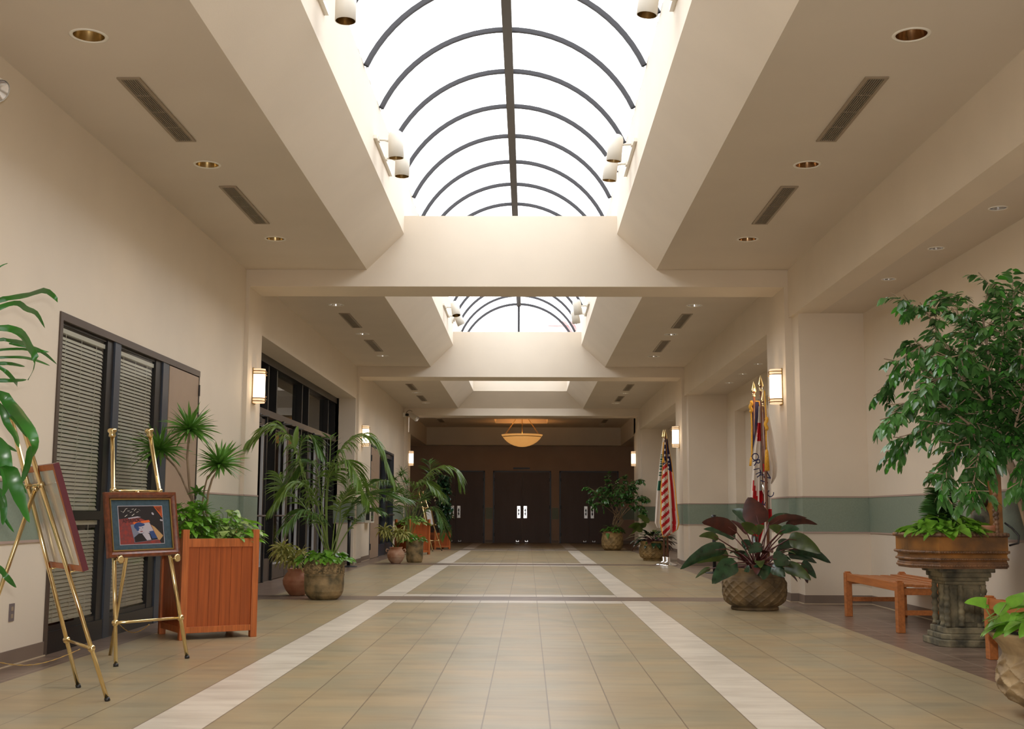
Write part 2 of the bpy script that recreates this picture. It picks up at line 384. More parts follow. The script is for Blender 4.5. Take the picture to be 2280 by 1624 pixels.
bandlines(wb, [(5.5, 42.9, 3.30, 42.9), (1.10, 42.9, .88, 42.9), (-1.26, 42.9, -1.50, 42.9), (-3.70, 42.9, -5.6, 42.9)])
w = MB(); w.box(-5.8, -5.6, 36.4, 43.1, 0, 4.4); struct(w.build('wall_side_left', M['wall']))
w = MB(); w.box(5.5, 5.7, 36.4, 43.1, 0, 4.4); struct(w.build('wall_side_right', M['wall']))
w = MB(); w.box(-3.9, 4.6, -4.2, -4, 0, 6.4); struct(w.build('wall_front', M['wall']))

# ------------------------------------------------------------------ ceilings
LX, RXX = -2.83, 2.44
LIGHTY = [1.55, 4.3, 7.30, 10.15, 13.0, 17.25, 20.1, 22.95, 27.25, 30.1, 32.9]
def strip(x0, x1, y0, y1, z, zt, holes, name='ceiling', rects=()):
    """ceiling slab whose underside has round holes for the recessed lights (holes: x, y, r)"""
    mb = MB(); ys = y0
    for (cx, cy, r) in sorted(holes, key=lambda q: q[1]):
        h = r*1.5; a, b_, c_, d_ = cx-h, cx+h, cy-h, cy+h
        mb.quad((x0,ys,z), (x0,c_,z), (x1,c_,z), (x1,ys,z))
        mb.quad((x0,c_,z), (x0,d_,z), (a,d_,z), (a,c_,z)); mb.quad((b_,c_,z), (b_,d_,z), (x1,d_,z), (x1,c_,z))
        n = 32; vs = []
        for k in range(n):
            an = 2*PI*k/n+PI/4; co, si = math.cos(an), math.sin(an); q = h/max(abs(co), abs(si))
            vs.append((cx+co*r, cy+si*r, z)); vs.append((cx+co*q, cy+si*q, z))
        mb.add(vs, [(2*k, 2*k+1, (2*k+3) % (2*n), (2*k+2) % (2*n)) for k in range(n)]); ys = d_
    mb.quad((x0,ys,z), (x0,y1,z), (x1,y1,z), (x1,ys,z))
    mb.quad((x0,y0,zt), (x1,y0,zt), (x1,y1,zt), (x0,y1,zt))
    mb.quad((x0,y0,z), (x1,y0,z), (x1,y0,zt), (x0,y0,zt)); mb.quad((x0,y1,z), (x0,y1,zt), (x1,y1,zt), (x1,y1,z))
    mb.quad((x0,y0,z), (x0,y0,zt), (x0,y1,zt), (x0,y1,z)); mb.quad((x1,y0,z), (x1,y1,z), (x1,y1,zt), (x1,y0,zt))
    return struct(mb.build(name, M['ceil']))
RH = .098
strip(-3.8, -2.03, -4, 35.0, ZC, 4.42, [(LX, y, RH) for y in LIGHTY])
strip(1.61, 3.5, -4, 35.0, ZC, 4.42, [(RXX, y, RH) for y in LIGHTY])
ALC = [5.0, 6.45, 7.9, 9.32, 10.77, 12.22]
ALC2 = [17.9, 19.3, 20.7, 22.1]; ALC3 = [28.2, 29.7, 31.2, 32.7]
strip(XR+.30, XB+.25, -4, 14.5, ZA, 4.0, [(3.75, y, .062) for y in ALC])
strip(XR+.30, XB+.25, 15.9, 24.6, ZA, 4.0, [(3.75, y, .062) for y in ALC2])
strip(XR+.30, XB+.25, 25.9, 34.6, ZA, 4.0, [(3.75, y, .062) for y in ALC3])
TY0, TY1, TX0, TX1 = 38.6, 40.35, -1.09, .655
L4 = [(-2.88, 40.87), (2.54, 40.87), (-.19, 42.0)]
c4 = MB()
for b_ in ((-5.8,TX0,34.9,42.35), (TX1,5.7,34.9,42.35), (TX0,TX1,34.9,TY0), (TX0,TX1,TY1,42.35)): c4.box(b_[0], b_[1], b_[2], b_[3], ZC, 4.42)
c4.quad((TX0,TY0,ZC), (TX0+.09,TY0+.09,ZC+.30), (TX0+.09,TY1-.09,ZC+.30), (TX0,TY1,ZC)); c4.quad((TX1,TY0,ZC), (TX1,TY1,ZC), (TX1-.09,TY1-.09,ZC+.30), (TX1-.09,TY0+.09,ZC+.30))
c4.quad((TX0,TY1,ZC), (TX0+.09,TY1-.09,ZC+.30), (TX1-.09,TY1-.09,ZC+.30), (TX1,TY1,ZC)); c4.quad((TX0,TY0,ZC), (TX1,TY0,ZC), (TX1-.09,TY0+.09,ZC+.30), (TX0+.09,TY0+.09,ZC+.30))
c4.quad((TX0,TY0,ZC+.30), (TX1,TY0,ZC+.30), (TX1,TY1,ZC+.30), (TX0,TY1,ZC+.30))
c4.box(-5.8, 5.7, 42.27, 43.0, 3.46, 4.4)                    # soffit ring of the unlit end lobby
c4.box(-5.8, X3, 36.0, 42.3, 3.46, 4.4); c4.box(3.30, 5.7, 36.0, 42.3, 3.46, 4.4)
struct(c4.build('ceiling', M['ceil']))
# sloped panels and skylight kerbs
sl = MB()
for (xa, xb, xo) in ((-2.03, -1.57, -1.72), (1.61, 1.12, 1.27)):
    for (y0, y1) in ((-4, 35.06),):
        P4 = [(xa, y0, ZC), (xb, y0, 4.553), (xb, y1, 4.553), (xa, y1, ZC)]
        T4 = [(p[0]+(-.12 if xa < 0 else .12), p[1], p[2]+.12) for p in P4]
        sl.add(P4+T4, [(0,1,2,3), (7,6,5,4), (0,4,5,1), (1,5,6,2), (2,6,7,3), (3,7,4,0)])
    sl.box(min(xb, xo), max(xb, xo), -4, 35.3, 4.553, 5.30)
sl.add([(-2.03,34.6,ZC), (1.61,34.6,ZC), (1.12,34.14,4.553), (-1.57,34.14,4.553), (-2.03,34.75,ZC+.02), (1.61,34.75,ZC+.02), (1.12,34.32,4.6), (-1.57,34.32,4.6)],
       [(0,1,2,3), (7,6,5,4), (0,4,5,1), (2,6,7,3), (1,5,6,2), (3,7,4,0)])
sl.box(-1.72, 1.27, 34.14, 34.4, 4.553, 5.30)
struct(sl.build('ceiling_slope', M['wall']))
# beams across the hall
def beam(y0, y1, top):
    b = MB()
    b.prism([(-3.7, ZU), (3.4, ZU), (3.4, ZC+.06), (1.63, ZC+.06), (1.14, 4.60), (1.13, top), (-1.58, top), (-1.58, 4.60), (-2.05, ZC+.06), (-3.7, ZC+.06)], y0, y1)
    return struct(b.build('trim_beam', M['wall']))
beam(4.70, 5.40, 4.785); beam(14.70, 15.40, 4.785); beam(24.68, 25.42, 4.83)
b = MB(); b.box(-3.7, 3.4, 34.6, 35.4, ZU, ZC+.05); struct(b.build('trim_beam', M['wall']))

# ------------------------------------------------------------------ barrel-vault skylight
VX, VR_, ZS, ZT = -.225, 1.345, 5.28, 6.155
rise = ZT-ZS; RAD = (VR_**2+rise**2)/(2*rise); A0 = math.asin(VR_/RAD)
def arc(y, dr=0, n=28):
    return [V((VX+(RAD+dr)*math.sin(-A0+2*A0*k/n), y, ZT-RAD+(RAD+dr)*math.cos(-A0+2*A0*k/n))) for k in range(n+1)]
GY = 28.7
g = MB(); g.grid([arc(-4.0), arc(GY)]); sky = struct(g.build('window_1', M['skyglass']))
ribs = [12.05+1.19*k for k in range(-13, 14)]
for y in ribs:
    if -4 < y < GY-.3:
        r = MB(); A = arc(y-.018, -.05); B = arc(y+.018, -.05); C = arc(y+.018, -.002); D = arc(y-.018, -.002)
        r.grid([A, B, C, D, A]); r.build('rib', M['rib'], sky)
        s_ = MB(); A = arc(y+.019, -.02); B = arc(y+.085, -.02); s_.grid([A, B]); s_.build('pale_seal', M['gasket'], sky)
r = MB(); r.box(VX-.05, VX+.05, -4, GY, ZT-.085, ZT-.004); r.build('ridge_bar', M['ridge'], sky)
r = MB(); A, B, C, D = arc(GY-.03, -.05), arc(GY+.03, -.05), arc(GY+.03, 0), arc(GY-.03, 0); r.grid([A, B, C, D, A])
r.box(VX-.026, VX+.026, GY-.03, GY+.03, 5.2, ZT-.03); r.build('gable_frame', M['rib'], sky)
r = MB(); pts = arc(GY); r.add(pts, [tuple(range(len(pts)))]); r.build('gable_glass', M['skyglass'], sky)
f = MB(); f.quad((-1.6,GY+.2,5.29), (1.15,GY+.2,5.29), (1.15,34.3,5.29), (-1.6,34.3,5.29)); s2 = struct(f.build('window_2', M['skyglass']))
f = MB()
for k in range(6): f.box(-1.6, 1.15, 29.9+k*1.05, 29.94+k*1.05, 5.24, 5.285)
f.build('rib', M['rib'], s2)
f = MB(); f.box(-1.6, 1.15, GY-.05, GY+.25, 5.16, 5.32); struct(f.build('trim_kerb', M['wall']))
f = MB(); f.prism([(-1.72,5.28), (1.27,5.28), (1.27,6.4), (-1.72,6.4)], -4.2, -4.02); struct(f.build('trim_end_gable', M['wall']))
# what can be seen outside through the gable: roof and a rose-coloured building
ob = thing('building', 'rose coloured building seen through the glass gable of the skylight', 'building', (3, 70, 0))
f = MB(); f.box(1.0, 12, 70, 80, 0, 12.15); f.build('wall', M['pink'], ob, world=True)
f = MB(); f.box(-.1, 1.0, 70, 80, 0, 11.4); f.box(1.2, 4.8, 69.9, 70, 12.15, 12.4); f.build('parapet', M['pink'], ob, world=True)
# ------------------------------------------------------------------ near office window on the left (bay 1)
win = struct(thing('window_3', None, None, (0,0,0)))
f = MB()
xo, xi = X1+.012, X1-.13
f.box(xi, xo, W0, W1, WT-.06, WT); f.box(xi, xo, W0, W0+.055, 0, WT-.06)
f.build('frame_head', M['bronze2'], win)
f = MB()
f.box(xi, X1-.02, W0+.055, W1-.02, WT-.085, WT-.062); f.box(xi, X1, W0+.055, 11.6, 0, .16); f.box(xi, X1-.02, W0+.055, 11.6, .16, .20)
f.box(xi, X1-.01, W0+.055, 11.6, .985, 1.055)
f.build('frame_rail', M['bronze'], win)
for ya, yb in ((9.95, 10.24), (11.27, 11.64)):
    f = MB(); f.box(xi, X1-.012, ya, (ya+yb)/2, 0, WT-.06); f.build('mullion', M['bronze'], win)
    f = MB(); f.box(xi, X1+.004, (ya+yb)/2, yb, 0, WT-.06); f.build('mullion', M['bluegrey'], win)
f = MB(); f.quad((X1-.03, W0+.05, .15), (X1-.03, 11.6, .15), (X1-.03, 11.6, WT-.06), (X1-.03, W0+.05, WT-.06)); f.build('glass', M['glass'], win)
f = MB(); f.box(X1-.05, X1+.006, 11.655, W1-.035, .012, WT-.07); dl = f.build('door_leaf', M['tandoor'], win)
f = MB()
for z in (.25, 1.25, 2.35): f.box(X1-.02, X1+.022, W1-.04, W1-.015, z-.06, z+.06)
f.build('hinge', M['black'], dl)
f = MB(); f.box(X1-.12, X1+.01, W1-.03, W1, 0, WT); f.build('jamb', M['bronze'], win)
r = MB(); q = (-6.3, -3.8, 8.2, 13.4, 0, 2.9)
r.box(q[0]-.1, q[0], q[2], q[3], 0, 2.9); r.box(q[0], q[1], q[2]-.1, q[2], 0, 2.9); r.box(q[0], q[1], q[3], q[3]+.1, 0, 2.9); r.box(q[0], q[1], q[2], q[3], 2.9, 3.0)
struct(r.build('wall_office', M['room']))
def blind(y0, y1, z0, z1, tilt, label):
    t = thing('venetian_blind', label, 'blind', (X1-.052, (y0+y1)/2, z0), 0, 'venetian blinds in the office window')
    h = MB(); h.box(-.015, .02, y0-t.location.y, y1-t.location.y, z1-z0-.035, z1-z0); h.build('headrail', M['slat'], t)
    s_ = MB(); n = int((z1-z0-.06)/.031)
    for k in range(n):
        z = .022+k*.031; dx = .014*math.cos(tilt); dz = .014*math.sin(tilt)
        a, b_ = y0-t.location.y, y1-t.location.y
        s_.add([(dx, a, z-dz), (dx, b_, z-dz), (0, b_, z+.002), (0, a, z+.002), (-dx, b_, z+dz), (-dx, a, z+dz)], [(0,1,2,3), (3,2,4,5)])
    s_.build('slats', M['slat'], t)
    for q in (.18, .5, .82):
        c = MB(); yy = (y0-t.location.y)*(1-q)+(y1-t.location.y)*q; c.box(.0135, .0155, yy-.003, yy+.003, 0, z1-z0-.03); c.build('ladder_cord', M['slat'], t)
    b_ = MB(); b_.box(-.012, .012, y0-t.location.y, y1-t.location.y, 0, .014); b_.build('bottom_rail', M['slat'], t)
blind(8.92, 9.945, 1.06, 2.455, 1.15, 'tall open venetian blind in the nearest upper pane of the office window')
blind(10.25, 11.265, 1.06, 2.455, 1.15, 'tall open venetian blind in the upper pane beside the tan door panel')
blind(8.92, 9.945, .215, .98, 1.25, 'half-closed lower venetian blind under the nearest pane, behind the two near easels')
blind(10.25, 11.265, .215, .98, 1.25, 'half-closed lower venetian blind behind the easel holding the framed print')

# ------------------------------------------------------------------ glazed entrance on the left (bay 2)
SX = -3.98
ent = struct(thing('door_1', None, None, (0,0,0)))
f = MB()
f.box(SX-.12, SX+.03, 15.52, 24.56, 3.29, 3.41); f.build('head_frame', M['bronze'], ent)
f = MB(); f.box(SX-.10, SX+.02, 15.52, 24.56, 2.50, 2.60); f.build('transom_bar', M['bronze2'], ent)
for yy in (16.02, 18.13, 18.75, 20.88, 21.50, 23.64, 24.50):
    f = MB(); f.box(SX-.12, SX, yy-.03, yy+.03, 0, 3.29); f.build('mullion', M['bronze'], ent)
f = MB()
for (a, b_) in ((15.52,16.0), (18.13,18.75), (20.88,21.5), (23.64,24.5)): f.box(SX-.10, SX-.04, a, b_, 0, .34)
f.build('kick_panel', M['bronze2'], ent)
f = MB(); f.quad((SX-.085,15.52,0), (SX-.085,24.56,0), (SX-.085,24.56,3.3), (SX-.085,15.52,3.3)); f.build('glass', M['glass'], ent)
for (a, b_) in ((16.05,17.06), (17.08,18.10), (18.79,19.80), (19.83,20.85), (21.54,22.56), (22.58,23.61)):
    f = MB()
    f.box(SX-.075, SX-.03, a, a+.09, .01, 2.46); f.box(SX-.075, SX-.03, b_-.09, b_, .01, 2.46)
    f.box(SX-.075, SX-.03, a+.09, b_-.09, .01, .26); f.box(SX-.075, SX-.03, a+.09, b_-.09, 2.36, 2.46)
    lf = f.build('door_leaf', M['bronze2'], ent)
    e = MB(); e.box(SX-.060, SX-.024, b_-.115, b_-.092, .24, 2.37); e.box(SX-.072, SX-.022, a+.09, b_-.1, .24, .262); e.box(SX-.072, SX-.05, a+.09, b_-.1, 2.35, 2.37)
    e.build('glazing_strip', M['alu'], lf)
    p = MB(); p.tube([(SX-.03, a+.06, 1.0), (SX+.05, a+.08, 1.0), (SX+.05, b_-.14, 1.0), (SX-.03, b_-.06, 1.0)], .014, 8); p.build('push_bar', M['bronze2'], lf)
    c = MB(); c.box(SX-.02, SX+.07, a+.1, a+.36, 2.36, 2.44); c.tube([(SX+.03, a+.2, 2.45), (SX+.14, a+.5, 2.47), (SX, a+.72, 2.49)], .012, 6); c.ball((SX+.05, a+.25, 2.47), .035, 6)
    c.build('door_closer', M['black'], lf)
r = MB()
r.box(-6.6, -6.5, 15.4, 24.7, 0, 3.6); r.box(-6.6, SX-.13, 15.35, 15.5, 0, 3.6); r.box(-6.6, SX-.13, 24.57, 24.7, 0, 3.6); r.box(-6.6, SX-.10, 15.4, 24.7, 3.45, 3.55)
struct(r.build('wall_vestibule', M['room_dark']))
# ------------------------------------------------------------------ tan leaf and glazed doors on the left (bay 3)
d2 = struct(thing('door_2', None, None, (0,0,0)))
f = MB(); f.box(X3-.14, X3+.01, D0, D1, DT-.05, DT); f.box(X3-.14, X3+.01, D0, D0+.04, 0, DT); f.box(X3-.14, X3+.01, D1-.05, D1, 0, DT); f.box(X3-.14, X3+.012, 28.92, 28.99, 0, DT)
f.box(X3-.14, X3-.02, 30.42, 30.52, 0, DT); f.box(X3-.10, X3-.03, 28.99, D1, 0, .28); f.box(X3-.10, X3-.03, 28.99, D1, 2.45, 2.58)
f.build('frame', M['bluegrey'], d2)
f = MB(); f.box(X3-.05, X3+.008, D0+.045, 28.91, .012, DT-.06); lf = f.build('door_leaf', M['tandoor'], d2)
f = MB()
for z in (.28, 1.3, 2.3): f.box(X3-.02, X3+.03, D0+.03, D0+.06, z-.07, z+.07)
f.build('hinge', M['black'], lf)
f = MB(); f.ball((X3+.05, 28.75, 1.0), .035, 8); f.tube([(X3, 28.75, 1.0), (X3+.05, 28.75, 1.0)], .012); f.build('door_knob', M['white'], lf)
f = MB(); f.quad((X3-.08,28.99,.2), (X3-.08,D1,.2), (X3-.08,D1,2.5), (X3-.08,28.99,2.5)); f.build('glass', M['glass'], d2)
f = MB(); f.tube([(X3-.02,29.1,1.0), (X3+.05,29.15,1.0), (X3+.05,31.85,1.0), (X3-.02,31.9,1.0)], .02, 8); f.build('push_bar', M['black'], d2)
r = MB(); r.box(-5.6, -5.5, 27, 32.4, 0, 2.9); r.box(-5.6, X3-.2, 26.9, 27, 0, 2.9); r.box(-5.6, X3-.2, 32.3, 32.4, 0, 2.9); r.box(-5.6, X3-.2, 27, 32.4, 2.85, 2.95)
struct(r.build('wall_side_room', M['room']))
# ------------------------------------------------------------------ three pairs of brown doors in the end wall
for k, (a, b_) in enumerate(((-3.62, -1.53), (-1.24, .845), (1.135, 3.26))):
    d = struct(thing('door_%d' % (3+k), None, None, ((a+b_)/2, 42.9, 0)))
    f = MB(); h = (b_-a)/2; Y = -.02
    f.box(-h, -h+.05, Y-.03, .03, 0, 2.57); f.box(h-.05, h, Y-.03, .03, 0, 2.57); f.box(-h, h, Y-.03, .03, 2.52, 2.57); f.build('frame', M['bluegrey'], d)
    for s_ in (-1, 1):
        f = MB(); x0, x1 = sorted((s_*.004, s_*(h-.055))); f.box(x0, x1, Y-.02, .03, .015, 2.515); lf = f.build('door_leaf', M['fardoor'], d)
        f = MB(); x0, x1 = sorted((s_*.055, s_*.175)); f.box(x0, x1, Y-.028, Y-.02, .885, 1.315); pl = f.build('push_plate', M['steel'], lf, bevel=.003)
        f = MB(); xc = s_*.115; f.tube([(xc, Y-.03, .98), (xc, Y-.075, .99), (xc, Y-.075, 1.21), (xc, Y-.03, 1.22)], .012, 8); f.ball((xc, Y-.032, 1.04), .03, 6); f.ball((xc, Y-.032, 1.16), .03, 6)
        f.build('pull_handle', M['bronze'], pl)
        f = MB(); xc = s_*.16; f.box(xc-.05, xc+.05, Y-.034, Y-.02, .05, .065); f.box(xc-.05, xc-.035, Y-.06, Y-.02, .05, .10); f.box(xc+.035, xc+.05, Y-.06, Y-.02, .05, .10); f.build('door_stop', M['steel'], lf)
        f = MB()
        for z in (.3, 1.28, 2.25): x0, x1 = sorted((s_*(h-.07), s_*(h-.045))); f.box(x0, x1, Y-.03, Y-.01, z-.06, z+.06)
        f.build('hinge', M['black'], lf)
t = MB(); t.box(-.52, .08, 42.875, 42.895, 2.63, 2.69); tag(t.build('sign', M['bluegrey']), 'small unlit sign plate on the wall above the middle pair of brown doors', 'sign')
# ------------------------------------------------------------------ recessed downlights
def downlight(name, label, group, x, y, z, r, inner, glow=True):
    t = thing(name, label, 'light', (x, y, z), 0, group)
    a = MB(); a.lathe([(r, -.001), (r+.004, -.006), (r*1.22, -.004), (r*1.24, .001), (r*1.24, .004), (r, .004), (r, -.001)], 32); a.build('trim_ring', M['white'], t)
    a = MB(); a.lathe([(r*.99, .001), (r*.93, .04), (r*.80, .09), (r*.62, .13), (r*.58, .135)], 32); a.build('reflector', inner, t)
    a = MB(); a.lathe([(r*.58, .135), (r*.5, .15), (.001, .152)], 20); a.build('socket', M['white'], t)
    a = MB(); a.ball((0, 0, .105), r*.34, 8); a.build('lamp', M['bulb'] if glow else M['chrome'], t)
    return t
NAMES = ['', '', 'nearest', 'middle', 'farthest']
BAY = [('bay over the camera', LIGHTY[:2]), ('near bay', LIGHTY[2:5]), ('second bay', LIGHTY[5:8]), ('third bay', LIGHTY[8:])]
DOWN_LAMPS = []; SCONCE_LAMPS = []
for side, X, inn in (('left', LX, M['gold_in']), ('right', RXX, M['copper_in'])):
    for bi, (bn, ys) in enumerate(BAY):
        if bi == 0: continue
        for k, y in enumerate(ys):
            if y == 27.25: pos = 'first'
            pos = ('first', 'second', 'third')[k]
            downlight('recessed_downlight', '%s recessed brass downlight of the %s ceiling strip in the %s' % (pos, side, bn),
                      'recessed downlights of the %s ceiling strip' % side, X, y, ZC, RH, inn if bi == 1 else M['steel'])
            DOWN_LAMPS.append((X, y, ZC+.02, P_DOWN))
for bn, ys in (('near alcove over the benches', ALC[2:]), ('alcove behind the near flags', ALC2), ('alcove behind the striped flag', ALC3)):
    for k, y in enumerate(ys):
        pos = ('first', 'second', 'third', 'fourth')[k]
        downlight('small_downlight', '%s small downlight in the low ceiling of the %s' % (pos, bn), 'small downlights in the alcove ceilings', 3.75, y, ZA, .062, M['steel'], False)
for (x, y), wh in zip(L4, ('left', 'right', 'middle')):
    downlight('recessed_downlight', '%s recessed downlight in the dim lobby ceiling before the brown doors' % wh, 'downlights of the dim end lobby', x, y, ZC+.0, .07, M['steel'], False)
# ------------------------------------------------------------------ ceiling air grilles
def vent(label, x, y0, y1, group):
    yc = (y0+y1)/2; L_ = y1-y0; w_ = .165
    t = thing('air_vent', label, 'air vent', (x, yc, ZC), 0, group)
    a = MB(); a.box(-w_/2+.02, w_/2-.02, -L_/2+.02, L_/2-.02, -.004, -.001); a.build('dark_backing', M['darkgrey'], t)
    a = MB(); h = L_/2
    a.box(-w_/2, -w_/2+.025, -h, h, -.012, -.001); a.box(w_/2-.025, w_/2, -h, h, -.012, -.001)
    a.box(-w_/2+.025, w_/2-.025, -h, -h+.025, -.012, -.001); a.box(-w_/2+.025, w_/2-.025, h-.025, h, -.012, -.001); a.build('frame', M['grille'], t)
    a = MB()
    for k in range(7):
        xx = -.0485+k*.0162; a.box(xx-.0026, xx+.0026, -h+.025, h-.025, -.011, -.005)
    for q in (-.25, .0, .25): a.box(-w_/2+.025, w_/2-.025, q*L_-.004, q*L_+.004, -.009, -.005)
    a.build('slats', M['grille'], t)
for side, X in (('left', -2.82), ('right', 2.435)):
    for bn, vs_ in (('near bay', ((8.03, 9.47), (10.83, 12.28))), ('second bay', ((17.97, 19.38), (20.81, 22.28))), ('third bay', ((28.0, 29.4), (30.85, 32.25)))):
        for k, (a_, b_) in enumerate(vs_):
            vent('%s slatted air grille of the %s ceiling strip in the %s' % (('nearer', 'farther')[k], side, bn), X, a_, b_, 'slatted air grilles of the %s ceiling strip' % side)
    vent('short air grille in the dim lobby ceiling on the %s of the hanging bowl lamp' % side, X-.05 if X < 0 else X+.1, 38.6, 39.9, 'air grilles of the end lobby')
# ------------------------------------------------------------------ wall sconces
def sconce(label, x, y, z, sgn):
    """sgn +1: the lamp sticks out towards +X"""
    t = thing('wall_sconce', label, 'wall lamp', (x, y, z), 0 if sgn > 0 else PI, 'wall sconces on the piers')
    a = MB(); a.box(0, .014, -.085, .085, 0, .46); a.build('back_plate', M['brassdull'], t, bevel=.003)
    r = .078; pl = [(.014, -r)]+[(.014+.06+r*.95*math.sin(PI*k/10), -r*math.cos(PI*k/10)) for k in range(11)]+[(.014, r)]
    a = MB(); a.prism(pl, .075, .385, 0, 'z'); a.build('glass_shade', M['sconce'], t)
    a = MB(); a.prism(pl, .012, .0735, 0, 'z'); a.build('shade_end', M['sconce_end'], t)
    a = MB(); a.prism(pl, .3865, .448, 0, 'z'); a.build('shade_end', M['sconce_end'], t)
    big = [(.013, -r-.008)]+[(.014+.06+(r+.006)*.98*math.sin(PI*k/10), -(r+.006)*math.cos(PI*k/10)) for k in range(11)]+[(.013, r+.008)]
    for z0 in (.072, .035, .383, .42):
        a = MB(); a.tube([(p[0], p[1], z0) for p in big], .0065, 6); a.build('band', M['band'], t)
    for z0 in (.055, .09, .365, .402):
        a = MB(); a.tube([(.014+.06+r*.95, 0, z0), (.014+.06+r*.95+.022, 0, z0)], .006, 6); a.build('stud', M['band'], t)
    SCONCE_LAMPS.append((x+sgn*.26, y, z+.23))
sconce('glowing half-round sconce on the left pier between office window and glazed entrance', X1+.05, 15.06, 2.42, 1)
sconce('glowing half-round sconce on the left pier above the tall palm', X2+.05, 25.25, 2.44, 1)
sconce('glowing half-round sconce at the left edge of the dim end lobby', X3, 36.0, 2.46, 1)
sconce('glowing half-round sconce on the right pier beside the near flags', 3.20, 14.98, 2.42, -1)
sconce('glowing half-round sconce on the right pier beside the striped flag', 3.20, 25.2, 2.44, -1)
sconce('glowing half-round sconce at the right edge of the dim end lobby', 3.25, 35.75, 2.46, -1)
# ------------------------------------------------------------------ hanging bowl lamp
t = thing('pendant_lamp', 'large amber glass bowl lamp hanging by thin rods before the brown doors', 'lamp', (-.187, 39.5, 3.24))
a = MB(); prof = [(.001, 0), (.12, .008), (.25, .04), (.38, .095), (.49, .165), (.58, .25), (.64, .33)]
a.lathe(prof+[(.625, .335), (.565, .255), (.475, .175), (.37, .108), (.24, .052), (.001, .012)], 40); a.build('bowl', M['bowl'], t)
a = MB(); a.lathe([(.64, .33), (.69, .40), (.685, .405), (.655, .395), (.625, .335)], 40); a.build('rim', M['bowl'], t)
a = MB(); a.lathe([(.643, .322), (.652, .33), (.652, .342), (.645, .346)], 40); a.build('rim_band', M['brassdull'], t)
a = MB(); a.tube([(0,0,.3), (0,0,1.15)], .012, 8); a.ball((0,0,.3), .03, 8); a.lathe([(.001,1.1), (.07,1.1), (.075,1.15), (.001,1.15)], 16); a.build('stem', M['brassdull'], t)
for k in range(6):
    an = PI/6+PI/3*k; a = MB(); a.tube([(.66*math.cos(an), .66*math.sin(an), .39), (.09*math.cos(an), .09*math.sin(an), 1.12)], .005, 5); a.build('rod', M['brassdull'], t)
# ------------------------------------------------------------------ track spotlights on the skylight kerbs
def track(label, x, y0, y1, z, sgn, heads):
    t = thing('track_light', label, 'track light', (x, (y0+y1)/2, z), 0, 'track lights inside the skylight well')
    a = MB(); q = sorted((0, sgn*.035)); a.box(q[0], q[1], y0-t.location.y, y1-t.location.y, -.018, .018); a.build('rail', M['white'], t)
    for (hy, tx, ty, dz) in heads:
        hy -= t.location.y; ax = V((tx*sgn, ty, -1)).normalized(); c = V((sgn*.215, hy, dz))
        top = c-ax*.06
        a = MB(); r = .078
        e1 = ax.cross(V((0,1,0))).normalized(); e2 = ax.cross(e1)
        def ring(d, rr): return [c+ax*d+(e1*math.cos(2*PI*k/28)+e2*math.sin(2*PI*k/28))*rr for k in range(29)]
        a.grid([ring(-.13, .004), ring(-.128, r*.6), ring(-.11, r*.88), ring(-.08, r), ring(.15, r), ring(.15, r-.006)]); hd = a.build('lamp_head', M['white'], t)
        a = MB(); a.grid([ring(.15, r-.006), ring(.09, r-.012), ring(.02, r-.03), ring(.0, r-.034), ring(0, .004)]); a.build('reflector', M['gold_in'], hd)
        a = MB(); a.tube([(sgn*.03, hy, 0), (sgn*.10, hy, 0), tuple(V((sgn*.145, hy, dz*.4)))], .013, 8); a.box(sgn*.03-.02, sgn*.03+.02, hy-.04, hy+.04, -.022, .022); a.build('arm', M['white'], t)
KX0, KX1 = -1.57, 1.12
track('two white spotlight cylinders on the nearest left track, cut by the top edge', KX0, 7.4, 8.72, 4.86, 1, [(8.40, .0, .0, -.05), (7.55, 0, 0, -.05)])
track('pair of white spotlight cylinders on the left kerb before the first beam', KX0, 11.67, 13.05, 4.84, 1, [(11.78, .02, .05, -.04), (12.42, -.02, .0, -.05)])
track('two white spotlight cylinders on the nearest right track, cut by the top edge', KX1, 7.4, 8.80, 4.92, -1, [(8.55, .12, .05, .0), (7.6, 0, 0, -.05)])
track('pair of white spotlight cylinders on the right kerb before the first beam', KX1, 11.9, 13.2, 4.88, -1, [(12.05, .1, .08, -.03), (12.75, .1, .05, -.04)])
track('pair of tilted white spotlights on the left kerb behind the first beam', KX0, 21.6, 23.0, 4.87, 1, [(21.9, .15, -.25, -.02), (22.9, .45, .2, -.04)])
track('pair of tilted white spotlights on the right kerb behind the first beam', KX1, 21.3, 22.7, 4.85, -1, [(21.6, -.15, .2, -.02), (22.5, -.15, .2, -.04)])
for (x, y, z, s_, lb) in ((KX0, 15.9, 5.02, 1, 'left kerb above the first cross beam'), (KX0, 24.3, 5.02, 1, 'left kerb above the second cross beam')):
    t = thing('smoke_detector', 'small white round detector on the %s' % lb, 'detector', (x, y, z), 0)
    a = MB(); a.tube([(0,0,0), (.03,0,0)], .07, 20); a.build('base', M['white'], t)
    a = MB(); a.tube([(.03,0,0), (.055,0,0)], [.045,.035], 16); a.build('sensor', M['grille'], t)
